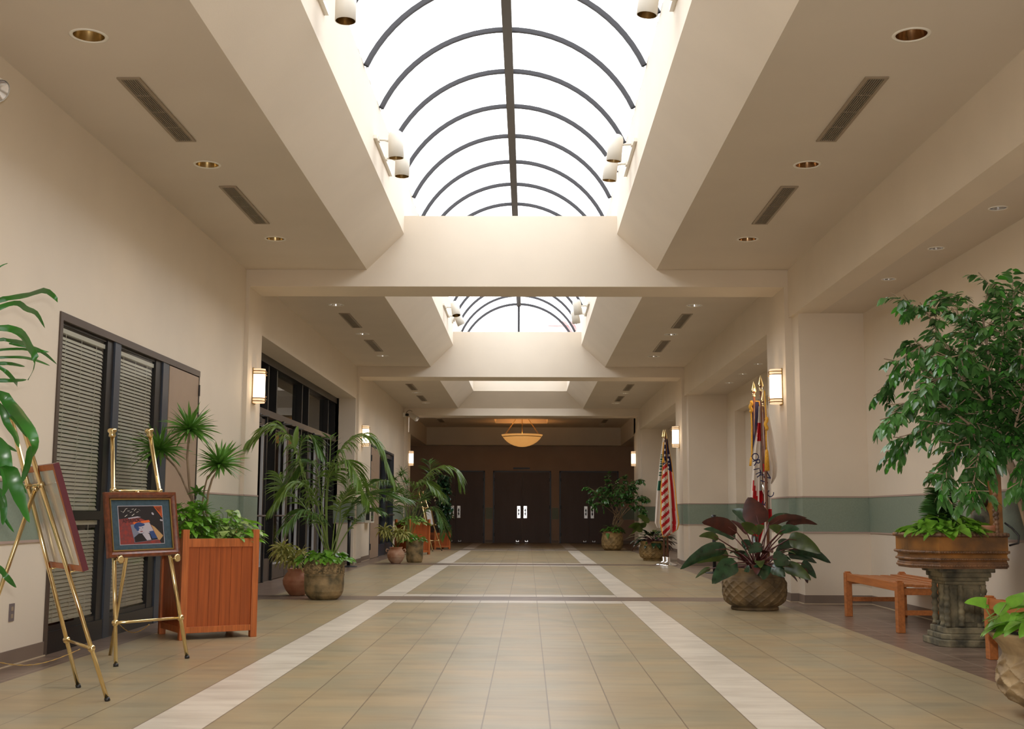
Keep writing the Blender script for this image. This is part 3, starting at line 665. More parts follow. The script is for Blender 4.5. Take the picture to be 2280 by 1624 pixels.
# ------------------------------------------------------------------ bracketed floodlights
def flood(label, x, y, z, yaw, pitch, L=.27, r=.075):
    t = thing('floodlight', label, 'floodlight', (x, y, z), 0)
    a = MB(); a.box(0, .07, -.055, .055, -.06, .06); a.build('mounting_box', M['white'], t, bevel=.004)
    a = MB(); a.tube([(.07,0,0), (.11,0,.0), (.16,0,.005)], [.03,.035,.03], 10); a.ball((.13,0,0), .045, 8); a.build('swivel', M['black'], t)
    a = MB(); a.tube([(.09,0,.03), (.12,-.01,.10), (.19,-.02,.135), (.27,-.02,.10)], .007, 6); a.build('cable', M['black'], t)
    d = V((math.cos(pitch)*math.cos(yaw), math.cos(pitch)*math.sin(yaw), math.sin(pitch))); c = V((.20, 0, .02))
    a = MB(); a.tube([c, c+d*.03, c+d*(L-.06), c+d*L], [r*.55, r*.8, r*.95, r], 24, cap=False); hd = a.build('lamp_head', M['white'], t)
    a = MB(); a.tube([c+d*(L-.005), c+d*(L-.06)], [r*.93, r*.35], 20, cap=False); a.ball(c+d*(L-.05), r*.4, 8); a.build('reflector', M['steel'], hd)
flood('white wall floodlight on a black swivel high above the left side planters', X3, 34.2, 3.86, -.5, -.55, .30, .085)
flood('white wall floodlight at the left photo edge above the strap-leaved plant', X1, 6.80, 3.66, -.35, -.62, .30, .075)
# ------------------------------------------------------------------ small wall pieces
t = thing('power_outlet', 'grey power outlet plate low on the left wall before the office window', 'outlet', (X1, 8.29, .36))
a = MB(); a.box(0, .006, -.04, .04, -.06, .06); a.build('cover_plate', M['plate'], t)
for z in (-.025, .025):
    a = MB(); a.box(.006, .008, -.017, .017, z-.014, z+.014); a.build('socket', M['grille'], t)
t = thing('display_case', 'white wall cabinet with dark glass front by the tan door', 'cabinet', (X3, 26.75, .83))
a = MB(); a.box(0, .14, -.28, -.25, 0, .45); a.box(0, .14, .25, .28, 0, .45); a.box(0, .14, -.25, .25, 0, .03); a.box(0, .14, -.25, .25, .42, .45); a.box(0, .01, -.25, .25, .03, .42); a.build('body', M['white'], t)
a = MB(); a.box(.122, .128, -.25, .25, .03, .42); a.build('glass_front', M['glass'], t)
a = MB(); a.box(.03, .11, -.287, -.281, .06, .39); a.build('side_window', M['black'], t)
t = thing('wall_device', 'small black device on the left wall above the white cabinet', 'device', (X3, 26.6, 1.36))
a = MB(); a.box(0, .05, -.05, .05, 0, .2); a.build('body', M['black'], t, bevel=.006)
a = MB(); a.tube([(.065, -.055, .02), (.075, -.055, .1), (.065, -.055, .18)], .014, 8); a.build('side_piece', M['black'], t)
def post(label, x, y, h=.98):
    t = thing('stanchion_post', label, 'post', (x, y, 0), 0, 'black queue posts')
    a = MB(); a.lathe([(.001,0), (.17,0), (.17,.012), (.12,.02), (.03,.03), (.001,.03)], 28); a.build('base', M['black'], t)
    a = MB(); a.tube([(0,0,.02), (0,0,h-.11)], .032, 16); a.build('pole', M['black'], t)
    a = MB(); a.tube([(0,0,h-.11), (0,0,h)], .042, 16); a.box(.03, .075, -.02, .02, h-.095, h-.03); a.build('belt_head', M['black'], t)
post('black queue post standing left, between the tall palm and the cabinet', -3.50, 23.55, 1.0)
post('black queue post standing on the right behind the burgundy-leaved plant', 3.36, 21.7, 1.04)
# ------------------------------------------------------------------ helpers for placed things
def onplane(x, y, P0, n):
    d = CR*((x-1140)/FPX)-CU*((y-812)/FPX)+CF; o = V((0,0,H)); t = (P0-o).dot(n)/d.dot(n); return o+d*t
def lerp(a, b, t): return a+(b-a)*t
# ------------------------------------------------------------------ cherry planter boxes
def planter_box(t, w, h, foot=.055):
    h2 = w/2; p = .055
    for sx in (-1, 1):
        for sy in (-1, 1):
            a = MB(); a.box(sx*h2-(p if sx > 0 else 0), sx*h2+(p if sx < 0 else 0), sy*h2-(p if sy > 0 else 0), sy*h2+(p if sy < 0 else 0), 0, h); a.build('post', M['cherry2'], t, bevel=.003)
    for k in range(4):
        an = k*PI/2; ca, sa = math.cos(an), math.sin(an)
        def rot(m):
            m.v = [(x*ca-y*sa, x*sa+y*ca, z) for (x, y, z) in m.v]; return m
        L_ = h2-p
        a = MB(); nb = max(5, int(2*L_/.085)); bw = 2*L_/nb
        for i in range(nb): a.box(-L_+i*bw+.0015, -L_+(i+1)*bw-.0015, -h2+.018, -h2+.034, foot+.04, h-.13)
        a.box(-L_, L_, -h2+.024, -h2+.038, foot+.04, h-.13); rot(a).build('side_panel', M['cherry'], t)
        a = MB(); a.box(-L_, L_, -h2+.006, -h2+.045, h-.145, h-.075); rot(a).build('top_rail', M['cherry2'], t, bevel=.002)
        a = MB(); a.box(-L_, L_, -h2+.006, -h2+.045, foot, foot+.05); rot(a).build('bottom_rail', M['cherry2'], t, bevel=.002)
    a = MB(); a.box(-h2+.045, h2-.045, -h2+.045, h2-.045, h-.2, h-.15); a.build('soil', M['soil'], t)
# ------------------------------------------------------------------ brass easels
def easel(label, f1, f2, t1, t2, bf, r, zb=(.29, 1.2), zp=.71, side=1, group='brass display easels'):
    base = (f1+f2)/2; base.z = 0
    t = thing('display_easel', label, 'easel', base, 0, group)
    n = (f2-f1).cross(t1-f1).normalized()
    if n.dot(bf-f1) > 0: n = -n                        # n points to the front, away from the back leg
    for a_, b_ in ((f1, t1), (f2, t2)):
        m = MB(); m.tube([a_, lerp(a_, b_, .33), lerp(a_, b_, 1)], [r*.8, r*.85, r], 14); lg = m.build('leg', M['brass'], t, world=True)
        m = MB(); m.tube([a_+V((0,0,0)), lerp(a_, b_, .012)], r*1.05, 12); m.build('rubber_foot', M['black'], lg).matrix_parent_inverse = Matrix.Identity(4)
        lg.children[0].data.transform(Matrix.Translation(-base))
        d = (b_-a_).normalized()
        m = MB(); m.tube([b_-d*.03, b_-d*.02, b_, b_+d*.012, b_+d*.03, b_+d*.034], [r*1.1, r*1.6, r*1.3, r*2.0, r*1.9, r*.4], 14); m.build('finial', M['brass'], t, world=True)
    q = lambda z, a_, b_: lerp(a_, b_, z/b_.z)
    for z in zb:
        A, B = q(z, f1, t1), q(z, f2, t2)
        m = MB(); m.tube([A, B], r*.62, 12); m.ball(A, r*1.5, 10); m.ball(B, r*1.5, 10); m.build('crossbar', M['brass'], t, world=True)
    hg = (q(zb[1]-.02, f1, t1)+q(zb[1]-.02, f2, t2))/2
    m = MB(); m.tube([bf, lerp(bf, hg, .5), hg], [r*.75, r*.8, r*.9], 12); m.ball(hg, r*1.4, 8); m.build('back_leg', M['brass'], t, world=True)
    for a_, b_ in ((f1, t1), (f2, t2)):
        P = q(zp, a_, b_); m = MB(); m.tube([P-n*.01, P+n*.075], r*.42, 10); m.tube([P+n*.07, P+n*.078, P+n*.086], [r*.8, r*1.9, r*1.2], 14); m.build('picture_peg', M['brass'], t, world=True)
    A = (q(.26, f1, t1)+q(.26, f2, t2))/2; B = lerp(bf, hg, .22); m = MB(); pts = []
    for k in range(25):
        s_ = k/24; p = lerp(A, B, s_); pts.append(p-V((0,0,.07*math.sin(PI*s_))))
    m.tube(pts, [r*(.12 if k % 2 else .3) for k in range(25)], 5); m.build('chain', M['brassdull'], t, world=True)
    return n
# easel in the middle left with the framed print
E2 = [V((-2.81,8.29,0)), V((-2.455,8.764,0)), at(250,965,8.50), at(333,965,8.74), V((-3.073,8.927,0))]
n2 = easel('brass easel holding the framed print, standing in front of the tall cherry planter', *E2, .0165)
def frame_axes(c):                                   # c: TL, TR, BR, BL on the easel plane
    ctr = (c[0]+c[1]+c[2]+c[3])/4; ax = ((c[1]-c[0])+(c[2]-c[3])).normalized(); ay = ((c[0]-c[3])+(c[1]-c[2])); ay = (ay-ax*ay.dot(ax)).normalized()
    w = ((c[1]-c[0]).length+(c[2]-c[3]).length)/2; h = ((c[0]-c[3]).length+(c[1]-c[2]).length)/2
    return ctr, ax, ay, w, h
P0 = E2[0]+n2*.022
c = [onplane(x, y, P0, n2) for x, y in ((224,1097), (384,1098), (400,1236), (241,1245))]
ctr, ax, ay, fw, fh = frame_axes(c)
az = n2
def fr(u, v, d=0): return ctr+ax*((u-.5)*fw)+ay*((.5-v)*fh)+az*d
t = thing('framed_print', 'walnut framed print with blue-grey mat and portrait photo resting on a brass easel', 'picture', ctr)
def moulding(mb, u0, v0, u1, v1, prof, mi=0):
    """mitred frame: prof = list of (inset metres, height)"""
    du, dv = 1/fw, 1/fh; rings = []
    for ins, hh in prof:
        rings.append([fr(u0+ins*du, v0+ins*dv, hh), fr(u1-ins*du, v0+ins*dv, hh), fr(u1-ins*du, v1-ins*dv, hh), fr(u0+ins*du, v1-ins*dv, hh), fr(u0+ins*du, v0+ins*dv, hh)])
    mb.grid(rings, mi, False)
m = MB(); moulding(m, 0, 0, 1, 1, [(0,0), (0,.022), (.006,.032), (.022,.034), (.034,.024), (.040,.018), (.044,.012)]); m.build('frame', M['frame_wood'], t, world=True)
m = MB(); moulding(m, 0, 0, 1, 1, [(.044,.012), (.046,.017), (.054,.016), (.056,.008)]); m.build('gilt_fillet', M['brassdull'], t, world=True)
m = MB(); i = .05; m.quad(fr(i/fw,i/fh,.006), fr(1-i/fw,i/fh,.006), fr(1-i/fw,1-i/fh,.006), fr(i/fw,1-i/fh,.006)); m.build('mat_board', M['mat_blue'], t, world=True)
m = MB(); m.quad(fr(.01,.01,0), fr(.01,.99,0), fr(.99,.99,0), fr(.99,.01,0)); m.build('backing', M['paper'], t, world=True)
U0, U1, W0_, W1_ = .19, .80, .215, .80
def pr(u, v, d): return fr(U0+(U1-U0)*u, W0_+(W1_-W0_)*v, .0065+d)
m = MB(); mats = [M[k] for k in ('navy','printred','printorange','printgrey','printskin','printblue','printtan','white')]
def poly(pts, mi, lv): m.add([pr(u, v, .0004*lv) for u, v in pts], [tuple(range(len(pts)))[::-1]], mi)
def ell(cx, cy, rx, ry, mi, lv, rot=0):
    poly([(cx+rx*math.cos(a)*math.cos(rot)-ry*math.sin(a)*math.sin(rot), cy+rx*math.cos(a)*math.sin(rot)+ry*math.sin(a)*math.cos(rot)) for a in [2*PI*k/24 for k in range(24)]], mi, lv)
m.add([pr(-.012,-.015,-.0002), pr(1.012,-.015,-.0002), pr(1.012,1.015,-.0002), pr(-.012,1.015,-.0002)], [(3,2,1,0)], 4)
poly([(0,0),(1,0),(1,1),(0,1)], 0, 1)
for k in range(6): poly([(.80+k*.035,.0),(.822+k*.035,.0),(1.0,.27-k*.045),(1.0,.235-k*.045)], 2, 2)
poly([(.80,.0),(.83,.0),(1,.30),(.985,.31)], 2, 2)
poly([(0,.34),(.42,.29),(.60,.38),(.70,.47),(.93,1),(0,1)], 1, 2)
poly([(.30,.43),(.68,.37),(.70,.43),(.33,.48)], 2, 3)
poly([(.20,.31),(.42,.27),(.50,.295),(.22,.335)], 4, 3)
poly([(.72,.50),(.80,.56),(.985,.80),(.90,.92),(.86,.90)], 6, 3)
poly([(.25,.49),(.68,.435),(.86,.90),(.32,.965)], 3, 4)
poly([(.50,.46),(.68,.44),(.78,.70),(.55,.74)], 4, 5)
ell(.44,.53,.115,.10,5,6,-.1); ell(.475,.60,.098,.125,4,7,-.15); ell(.40,.585,.035,.08,5,8,-.1); ell(.47,.50,.10,.045,5,8,-.1)
ell(.445,.585,.017,.009,5,9); ell(.515,.578,.017,.009,5,9); poly([(.475,.60),(.488,.64),(.472,.642)], 3, 9); ell(.485,.675,.035,.012,1,9,-.1)
poly([(.31,.83),(.42,.73),(.60,.72),(.72,.73),(.82,.80),(.855,.89),(.33,.955)], 0, 6)
poly([(.50,.735),(.585,.70),(.66,.745),(.70,.90),(.60,.915),(.545,.82)], 4, 7)
poly([(.66,.68),(.76,.66),(.845,.86),(.72,.875)], 5, 8)
ell(.775,.205,.022,.04,4,3,-.5); ell(.965,.385,.035,.022,4,3,.4)
for k in range(9):
    a_ = .05+.05*k; poly([(a_,.12+.05*math.sin(k*2.1)),(a_+.05,.10+.05*math.cos(k*1.7)),(a_+.055,.106+.05*math.cos(k*1.7)),(a_+.004,.128+.05*math.sin(k*2.1))], 7, 3)
for (x_, y_) in ((.13,.27),(.29,.25)): poly([(x_,y_),(x_+.06,y_-.05),(x_+.066,y_-.043),(x_+.01,y_+.008)], 7, 3)
m.build('print', mats, t, world=True)
def letters(txt, parent, mat, p, ex, ey, size, name='lettering', thick=.0):
    cu = bpy.data.curves.new(name, 'FONT'); cu.body = txt; cu.size = size; cu.extrude = thick; cu.align_x = 'CENTER'; cu.align_y = 'CENTER'; cu.resolution_u = 3
    tmp = bpy.data.objects.new('tmp', cu); COL.objects.link(tmp); bpy.context.view_layer.update()
    me = bpy.data.meshes.new_from_object(tmp); bpy.data.objects.remove(tmp); ez = ex.cross(ey)
    Mx = Matrix(((ex.x, ey.x, ez.x, p.x), (ex.y, ey.y, ez.y, p.y), (ex.z, ey.z, ez.z, p.z), (0,0,0,1)))
    if parent: Mx = Matrix.Translation(-parent.location) @ Mx
    me.transform(Mx); me.materials.clear(); me.materials.append(mat); o = bpy.data.objects.new(name, me); COL.objects.link(o); o.parent = parent; return o
letters('AMAPOL', t, M['navy'], pr(.28,.385,.0022), (ax+ay*.05).normalized(), (ay-ax*.05).normalized(), fh*.085, 'print_lettering')
# easel at the left edge with a frame seen from behind
E1 = [V((-2.695,7.303,0)), V((-2.342,6.80,0)), at(22,920,6.85), at(45,930,6.70), V((-3.09,6.62,0))]
n1 = easel('brass easel at the left edge carrying a frame seen from its back', *E1, .0145)
P0 = E1[0]+n1*.02
c = [onplane(x, y, P0, n1) for x, y in ((47,1043), (120,1034), (181,1273), (104,1262))]
ctr, ax, ay, fw, fh = frame_axes(c); az = n1
t = thing('framed_picture', 'frame seen from behind with pale glossy backing and maroon outer edge on the left easel', 'picture', ctr)
m = MB(); moulding(m, 0, 0, 1, 1, [(0,.002), (0,.034), (.03,.036), (.04,.012)]); m.build('frame_edge', M['maroon'], t, world=True)
m = MB(); moulding(m, 0, 0, 1, 1, [(.0,.0015), (.032,.0005), (.034,.003)]); m.build('frame_back', M['cherry2'], t, world=True)
m = MB(); m.quad(fr(.03/fw,.03/fh,.004), fr(1-.03/fw,.03/fh,.004), fr(1-.03/fw,1-.03/fh,.004), fr(.03/fw,1-.03/fh,.004)); m.build('backing_paper', M['paper'], t, world=True)
m = MB(); A, B = fr(.04, .17, -.002), fr(.96, .17, -.002); m.tube([lerp(A, B, k/10)-ay*.012*math.sin(PI*k/10) for k in range(11)], .0015, 5); m.build('hanging_wire', M['steel'], t, world=True)
m = MB(); m.quad(fr(.08,.08,.020), fr(.08,.92,.020), fr(.92,.92,.020), fr(.92,.08,.020)); m.build('print', M['mat_blue'], t, world=True)
# far easel beside the second planter
E3 = [V((-2.62,33.3,0)), V((-2.40,33.75,0)), at(933,1097,33.2), at(942,1097,33.5), V((-3.05,33.45,0))]
n3 = easel('distant brass easel between the two far cherry planters', *E3, .016)
P0 = E3[0]+n3*.02; c = [onplane(x, y, P0, n3) for x, y in ((942,1133), (957,1131), (968,1170), (953,1173))]
ctr, ax, ay, fw, fh = frame_axes(c); az = n3
t = thing('framed_picture', 'small pale frame resting on the distant brass easel', 'picture', ctr)
m = MB(); moulding(m, 0, 0, 1, 1, [(0,0), (0,.03), (.03,.03), (.035,.008)]); m.build('frame', M['brassdull'], t, world=True)
m = MB(); m.quad(fr(.08,.06,.006), fr(.92,.06,.006), fr(.92,.94,.006), fr(.08,.94,.006)); m.build('print', M['paper'], t, world=True)
# ------------------------------------------------------------------ slatted benches
def bench(label, x0, x1, y0, y1):
    t = thing('slatted_bench', label, 'bench', ((x0+x1)/2, (y0+y1)/2, 0), 0, 'slatted wooden benches in the right alcove'); hx, hy = (x1-x0)/2, (y1-y0)/2; L_ = .07
    for sx in (-1, 1):
        for sy in (-1, 1):
            a = MB(); cx, cy = sx*(hx-L_/2), sy*(hy-L_/2)
            a.box(cx-L_/2, cx+L_/2, cy-L_/2, cy+L_/2, 0, .45); a.box(cx-L_/2+.008, cx+L_/2-.008, cy-L_/2+.008, cy+L_/2-.008, .45, .462); a.build('leg', M['teak'], t, bevel=.006)
        a = MB(); a.box(sx*(hx-L_/2)-.018, sx*(hx-L_/2)+.018, -hy+L_, hy-L_, .365, .442); a.build('side_rail', M['teak'], t, bevel=.003)
    for sy in (-1, 1):
        a = MB(); a.box(-hx+L_, hx-L_, sy*(hy-L_/2)-.016, sy*(hy-L_/2)+.016, .335, .395); a.build('end_rail', M['teak'], t, bevel=.003)
        a = MB(); a.box(-hx+L_, hx-L_, sy*(hy-L_/2)-.014, sy*(hy-L_/2)+.014, .155, .20); a.build('stretcher', M['teak'], t, bevel=.003)
    n = 5; w_ = (2*hx-2*L_+.03)/n
    for k in range(n):
        a = MB(); xx = -hx+L_-.015+(k+.5)*w_; dz = .412-.012*math.sin(PI*(k+.5)/n)
        a.box(xx-w_/2+.013, xx+w_/2-.013, -hy+.005, hy-.005, dz, dz+.024); a.build('seat_slat', M['teak'], t, bevel=.002)
bench('slatted wooden bench behind the stone pedestal, beside the pier', 3.315, 3.95, 10.90, 12.71)
bench('slatted wooden bench at the right photo edge behind the near carved pot', 3.38, 4.0, 7.10, 9.02)
# ------------------------------------------------------------------ stone pedestal fountain planter
FX, FY = 3.55, 10.0
ft = thing('pedestal_planter', 'amber stone basin on a carved grey pedestal, filled with plants, between the benches', 'planter', (FX, FY, 0))
def rope(m, pts, r, turns=40, mi=0):
    P = []; rr = []
    tot = 0
    for i in range(len(pts)-1):
        k = max(2, int((pts[i+1]-pts[i]).length/(r*.55)))
        for j in range(k): P.append(lerp(pts[i], pts[i+1], j/k)); rr.append(r*(1+.22*math.sin(len(P)*1.55)))
    P.append(pts[-1]); rr.append(r); m.tube(P, rr, 8, mi)
for (hw, z0, z1) in ((.235, 0, .055), (.205, .055, .10), (.185, .10, .15)):
    a = MB(); a.prism([(-hw,-hw*.72),(-hw*.72,-hw),(hw*.72,-hw),(hw,-hw*.72),(hw,hw),(-hw,hw)], z0, z1, 0, 'z'); a.build('base_step', M['ped'], ft, bevel=.008)
a = MB(); a.box(-.125, .135, -.125, .135, .15, .50)
for sx in (-1, 1):
    for sy in (-1, 1): a.box(sx*.118-.03, sx*.118+.03, sy*.118-.03, sy*.118+.03, .15, .185)
a.box(-.06, .07, -.142, -.12, .19, .46); a.box(-.142, -.12, -.06, .07, .19, .46)
a.build('pedestal_shaft', M['ped'], ft, bevel=.005)
for sx, sy in ((-1,-1), (1,-1), (-1,1), (-1,-.25), (-.25,-1)):
    a = MB(); rope(a, [V((sx*.148, sy*.148, .16)), V((sx*.148, sy*.148, .49))], .025); a.build('twisted_colonnette', M['ped'], ft)
for k, (hw, z0, z1) in enumerate(((.165,.49,.52), (.185,.52,.55), (.20,.55,.59), (.225,.59,.625))):
    a = MB(); a.box(-hw, hw, -hw, hw, z0, z1); a.build('capital', M['ped'], ft, bevel=.008)
bp_ = [(.30,-.31),(-.27,-.37),(-.45,-.16),(-.45,.17),(-.27,.38),(.30,.34)]
def hexa(s_, o=0): return [(x*s_-(.0), y*s_) for x, y in bp_]
def loft(m, levels, mi=0):
    k = len(bp_); vs = []
    for s_, z in levels: vs += [(x*s_, y*s_, z) for x, y in bp_]
    m.add(vs, [(i*k+j, i*k+(j+1) % k, (i+1)*k+(j+1) % k, (i+1)*k+j) for i in range(len(levels)-1) for j in range(k)], mi)
a = MB(); loft(a, [(.55,.62), (.97,.625), (.985,.67), (.96,.685)]); a.build('lower_moulding', M['fount_rim'], ft)
a = MB(); loft(a, [(.96,.685), (.99,.70), (.97,.735), (1.0,.745), (1.01,.76), (1.0,.765), (1.0,.87), (1.005,.875)]); a.build('basin', M['fount'], ft)
a = MB(); loft(a, [(1.0,.875), (1.025,.885), (1.025,.905), (.99,.912), (.92,.91), (.90,.88)]); a.build('basin_rim', M['fount_rim'], ft)
a = MB(); a.add([(x*.91, y*.91, .885) for x, y in bp_], [tuple(range(6))]); a.build('soil', M['soil'], ft)
for zz, rr, sc in ((.893,.014,1.02), (.757,.010,1.02), (.70,.009,1.0), (.648,.010,.985)):
    a = MB(); P = [V((x*sc, y*sc, zz)) for x, y in bp_]
    rope(a, P, rr); a.build('rope_moulding', M['fount_rim'], ft)
a = MB(); A, B = V((-.27,-.37,0)), V((-.45,-.16,0)); d = (B-A).normalized(); nn = V((-d.y, d.x, 0)); nn = nn if nn.dot(V((-1,-1,0))) > 0 else -nn
cc = lerp(A, B, .52)*.968+V((0,0,.817)); a.obox(cc+nn*.004, d, nn, V((0,0,1)), .082, .004, .088, 0); pq = a.build('plaque', M['white'], ft)
a = MB(); a.obox(cc+nn*.0065, d, nn, V((0,0,1)), .068, .003, .074, 0)
a.build('plaque_face', M['black'], pq)
a = MB()
for k, wd in enumerate((.02,.045,.03,.04,.03,.04)): a.obox(cc+nn*.0085+V((0,0,.026-k*.0105)), d, nn, V((0,0,1)), wd, .0006, .0035)
a.build('plaque_lines', M['white'], pq)
# arched back panel with rope border, standing in the basin
pts = [(-.27,.90), (.25,.90), (.25,1.48)]+[(.25-.26+.26*math.cos(a_), 1.48+.25*math.sin(a_)) for a_ in [PI*k/14 for k in range(1, 14)]]+[(-.27,1.48)]
a = MB(); k = len(pts); x0, x1 = .245, .285
a.add([(x0, y, z) for y, z in pts]+[(x1, y, z) for y, z in pts], [tuple(range(k)), tuple(range(2*k-1, k-1, -1))]+[(i, i+k, (i+1) % k+k, (i+1) % k) for i in range(k)])
a.build('back_panel', M['fount'], ft, bevel=.004)
for off in (0, .035):
    a = MB(); P = [V((x0-.012, y*(1-off*3.4), (z-.9)*(1-off*1.1)+.9)) for y, z in pts[1:]]+[V((x0-.012, pts[0][0]*(1-off*3.4), .9))]; P = [V((x0-.012, .25*(1-off*3.4), .9))]+P
    rope(a, P, .017); a.build('rope_border', M['fount_rim'], ft)
a = MB(); a.ball((x0-.01,-.01,1.24), .09, 12, sz=1.35); a.ball((x0-.06,-.01,1.19), .05, 8, sz=1.3); a.ball((x0-.05,-.06,1.29), .03, 8); a.ball((x0-.05,.04,1.29), .03, 8); a.ball((x0-.02,.0,1.02), .10, 10, sz=.9)
a.build('carved_relief', M['ped'], ft)
a = MB(); a.tube([(.30,-.26,.99),(.34,-.30,.95),(.385,-.32,.89),(.38,-.315,.83),(.32,-.28,.81)], .008, 8); a.build('black_hose', M['black'], ft)
a = MB(); a.lathe([(.001,.885),(.05,.885),(.062,.95),(.066,.97),(.055,.97)], 20, (.19,-.22,0)); a.build('small_pot', M['terra'], ft)
# ------------------------------------------------------------------ leaves
rnd = random.Random(7)
PROF = {'lance': lambda t: math.sin(PI*min(1, t**.75))**.8 if t < 1 else 0,
        'ovate': lambda t: (math.sin(PI*t**.62))**.75 if 0 < t < 1 else 0,
        'heart': lambda t: (.78+.22*math.sin(PI*min(1, t*2.2)))*(1-t**2.2)**.85 if t < 1 else 0,
        'strap': lambda t: min(1, .35+t*3)*(1-t**5)**.9 if t < 1 else 0,
        'spike': lambda t: (1-t)**.55*min(1, .5+t*4)}
def path_leaf(mb, pts, W, side=None, prof='lance', fold=.15, mi=0, n=7, wav=0):
    """leaf along a smoothed polyline; side = preferred width direction"""
    pts = [V(p) for p in pts]; P = []
    k = len(pts)
    for i in range(n+1):
        s = i/n*(k-1); j = min(int(s), k-2); t = s-j
        p0, p1, p2, p3 = pts[max(j-1,0)], pts[j], pts[j+1], pts[min(j+2,k-1)]
        P.append(.5*((2*p1)+(p2-p0)*t+(2*p0-5*p1+4*p2-p3)*t*t+(3*p1-p0-3*p2+p3)*t**3))
    rows = []; pf = PROF[prof]
    for i, p in enumerate(P):
        t = P[min(i+1,n)]-P[max(i-1,0)]
        t = t.normalized() if t.length > 1e-9 else V((0,0,1))
        sd = side-t*side.dot(t) if side is not None else t.cross(V((0,0,1)))
        if sd.length < 1e-3: sd = t.cross(V((1,0,.1)))
        sd.normalize(); nr = sd.cross(t); w = W/2*max(pf(i/n), .015); wv = wav*W*math.sin(i*1.9)
        rows.append([p+sd*w+nr*(w*fold+wv), p, p-sd*w+nr*(w*fold-wv)])
    mb.grid(rows, mi)
def bend(p, d, L, droop, n=4):
    """points of a curve leaving p along d and sagging"""
    d = V(d).normalized(); out = [V(p)]
    for i in range(n):
        out.append(out[-1]+d*(L/n)); d = (d+V((0,0,-droop/n))).normalized()
    return out
def pothos(mb, c, rx, ry, hz, count, size, mats=1, stalk=None, rz=0, edge=.75, over=.25):
    """low mound of heart-shaped leaves around c"""
    for k in range(count):
        a = rnd.uniform(0, 2*PI); q = rnd.random()**.5; x = q*math.cos(a)*rx; y = q*math.sin(a)*ry
        X, Y_ = x*math.cos(rz)-y*math.sin(rz), x*math.sin(rz)+y*math.cos(rz)
        z = hz*(1-q*q*.75)*rnd.uniform(.35, 1); p = V(c)+V((X, Y_, z))
        out = V((X/rx, Y_/ry, 0)); out = out.normalized() if out.length > .05 else V((rnd.uniform(-1,1), -1, 0)).normalized()
        d = (out*(.6+q)+V((rnd.uniform(-.6,.6), rnd.uniform(-.6,.6), rnd.uniform(-.5,.35)-q*over))).normalized(); s = size*rnd.uniform(.65, 1.25)
        sd = d.cross(V((rnd.uniform(-.35,.35), rnd.uniform(-.35,.35), 1))).normalized()
        path_leaf(mb, bend(p, d, s, rnd.uniform(.3,.9), 3), s*.8, sd, 'heart', .18, rnd.randrange(mats), 5)
        if stalk is not None and k % 2 == 0: stalk.tube([V(c)+V((X*.4, Y_*.4, -.02)), lerp(V(c), p, .6)+V((0,0,z*.3)), p], .0028, 4, cap=False)
def rosette(mb, c, r, count, W, mi=0, up=.15, droop=.5, prof='spike', n=5):
    for k in range(count):
        a = 2.399963*k; e = math.asin(max(-1, min(1, -.55+1.5*(k+.5)/count)))
        d = V((math.cos(a)*math.cos(e), math.sin(a)*math.cos(e), math.sin(e)+up)).normalized()
        path_leaf(mb, bend(V(c)+d*.01, d, r*rnd.uniform(.8,1.1), droop*(1.2-e*.4), 4), W, (d.cross(V((0,0,1))) if abs(d.z) < .98 else V((1,0,0)))+V((rnd.uniform(-.5,.5), rnd.uniform(-.5,.5), rnd.uniform(-.7,.7))), prof, .3, mi, n)
def frond(mb, stalk, pts, L, count, W, mi=0, droop=1.0, start=.28, n=26):
    """feather palm frond: leaflets hang on both sides of a curved rachis"""
    pts = [V(p) for p in pts]; P = []; k = len(pts)
    for i in range(n+1):
        s = i/n*(k-1); j = min(int(s), k-2); t = s-j
        p0, p1, p2, p3 = pts[max(j-1,0)], pts[j], pts[j+1], pts[min(j+2,k-1)]
        P.append(.5*((2*p1)+(p2-p0)*t+(2*p0-5*p1+4*p2-p3)*t*t+(3*p1-p0-3*p2+p3)*t**3))
    stalk.tube(P, [.007*(1-.75*i/n)+.002 for i in range(n+1)], 6)
    for i in range(count):
        s = start+(1-start)*(i+.5)/count; f = s*n; j = min(int(f), n-1); p = lerp(P[j], P[j+1], f-j); t = (P[j+1]-P[j]).normalized()
        sd = t.cross(V((0,0,1)));  sd = sd.normalized() if sd.length > .1 else V((1,0,0)); q = (s-start)/(1-start)
        ln = L*(.55+.75*math.sin(PI*min(1, q*.8+.12)))*rnd.uniform(.85,1.1)
        for sg in (-1, 1):
            d = (t*(.45+.7*q)+sd*sg*rnd.uniform(.75,1.0)+V((0,0,rnd.uniform(-.15,.25)))).normalized()
            path_leaf(mb, bend(p, d, ln, droop*rnd.uniform(.8,1.4), 4), W, (d.cross(sd*sg+V((0,0,.6)))).normalized() if rnd.random() < .5 else d.cross(V((0,0,1))), 'lance', .2, mi, 5)
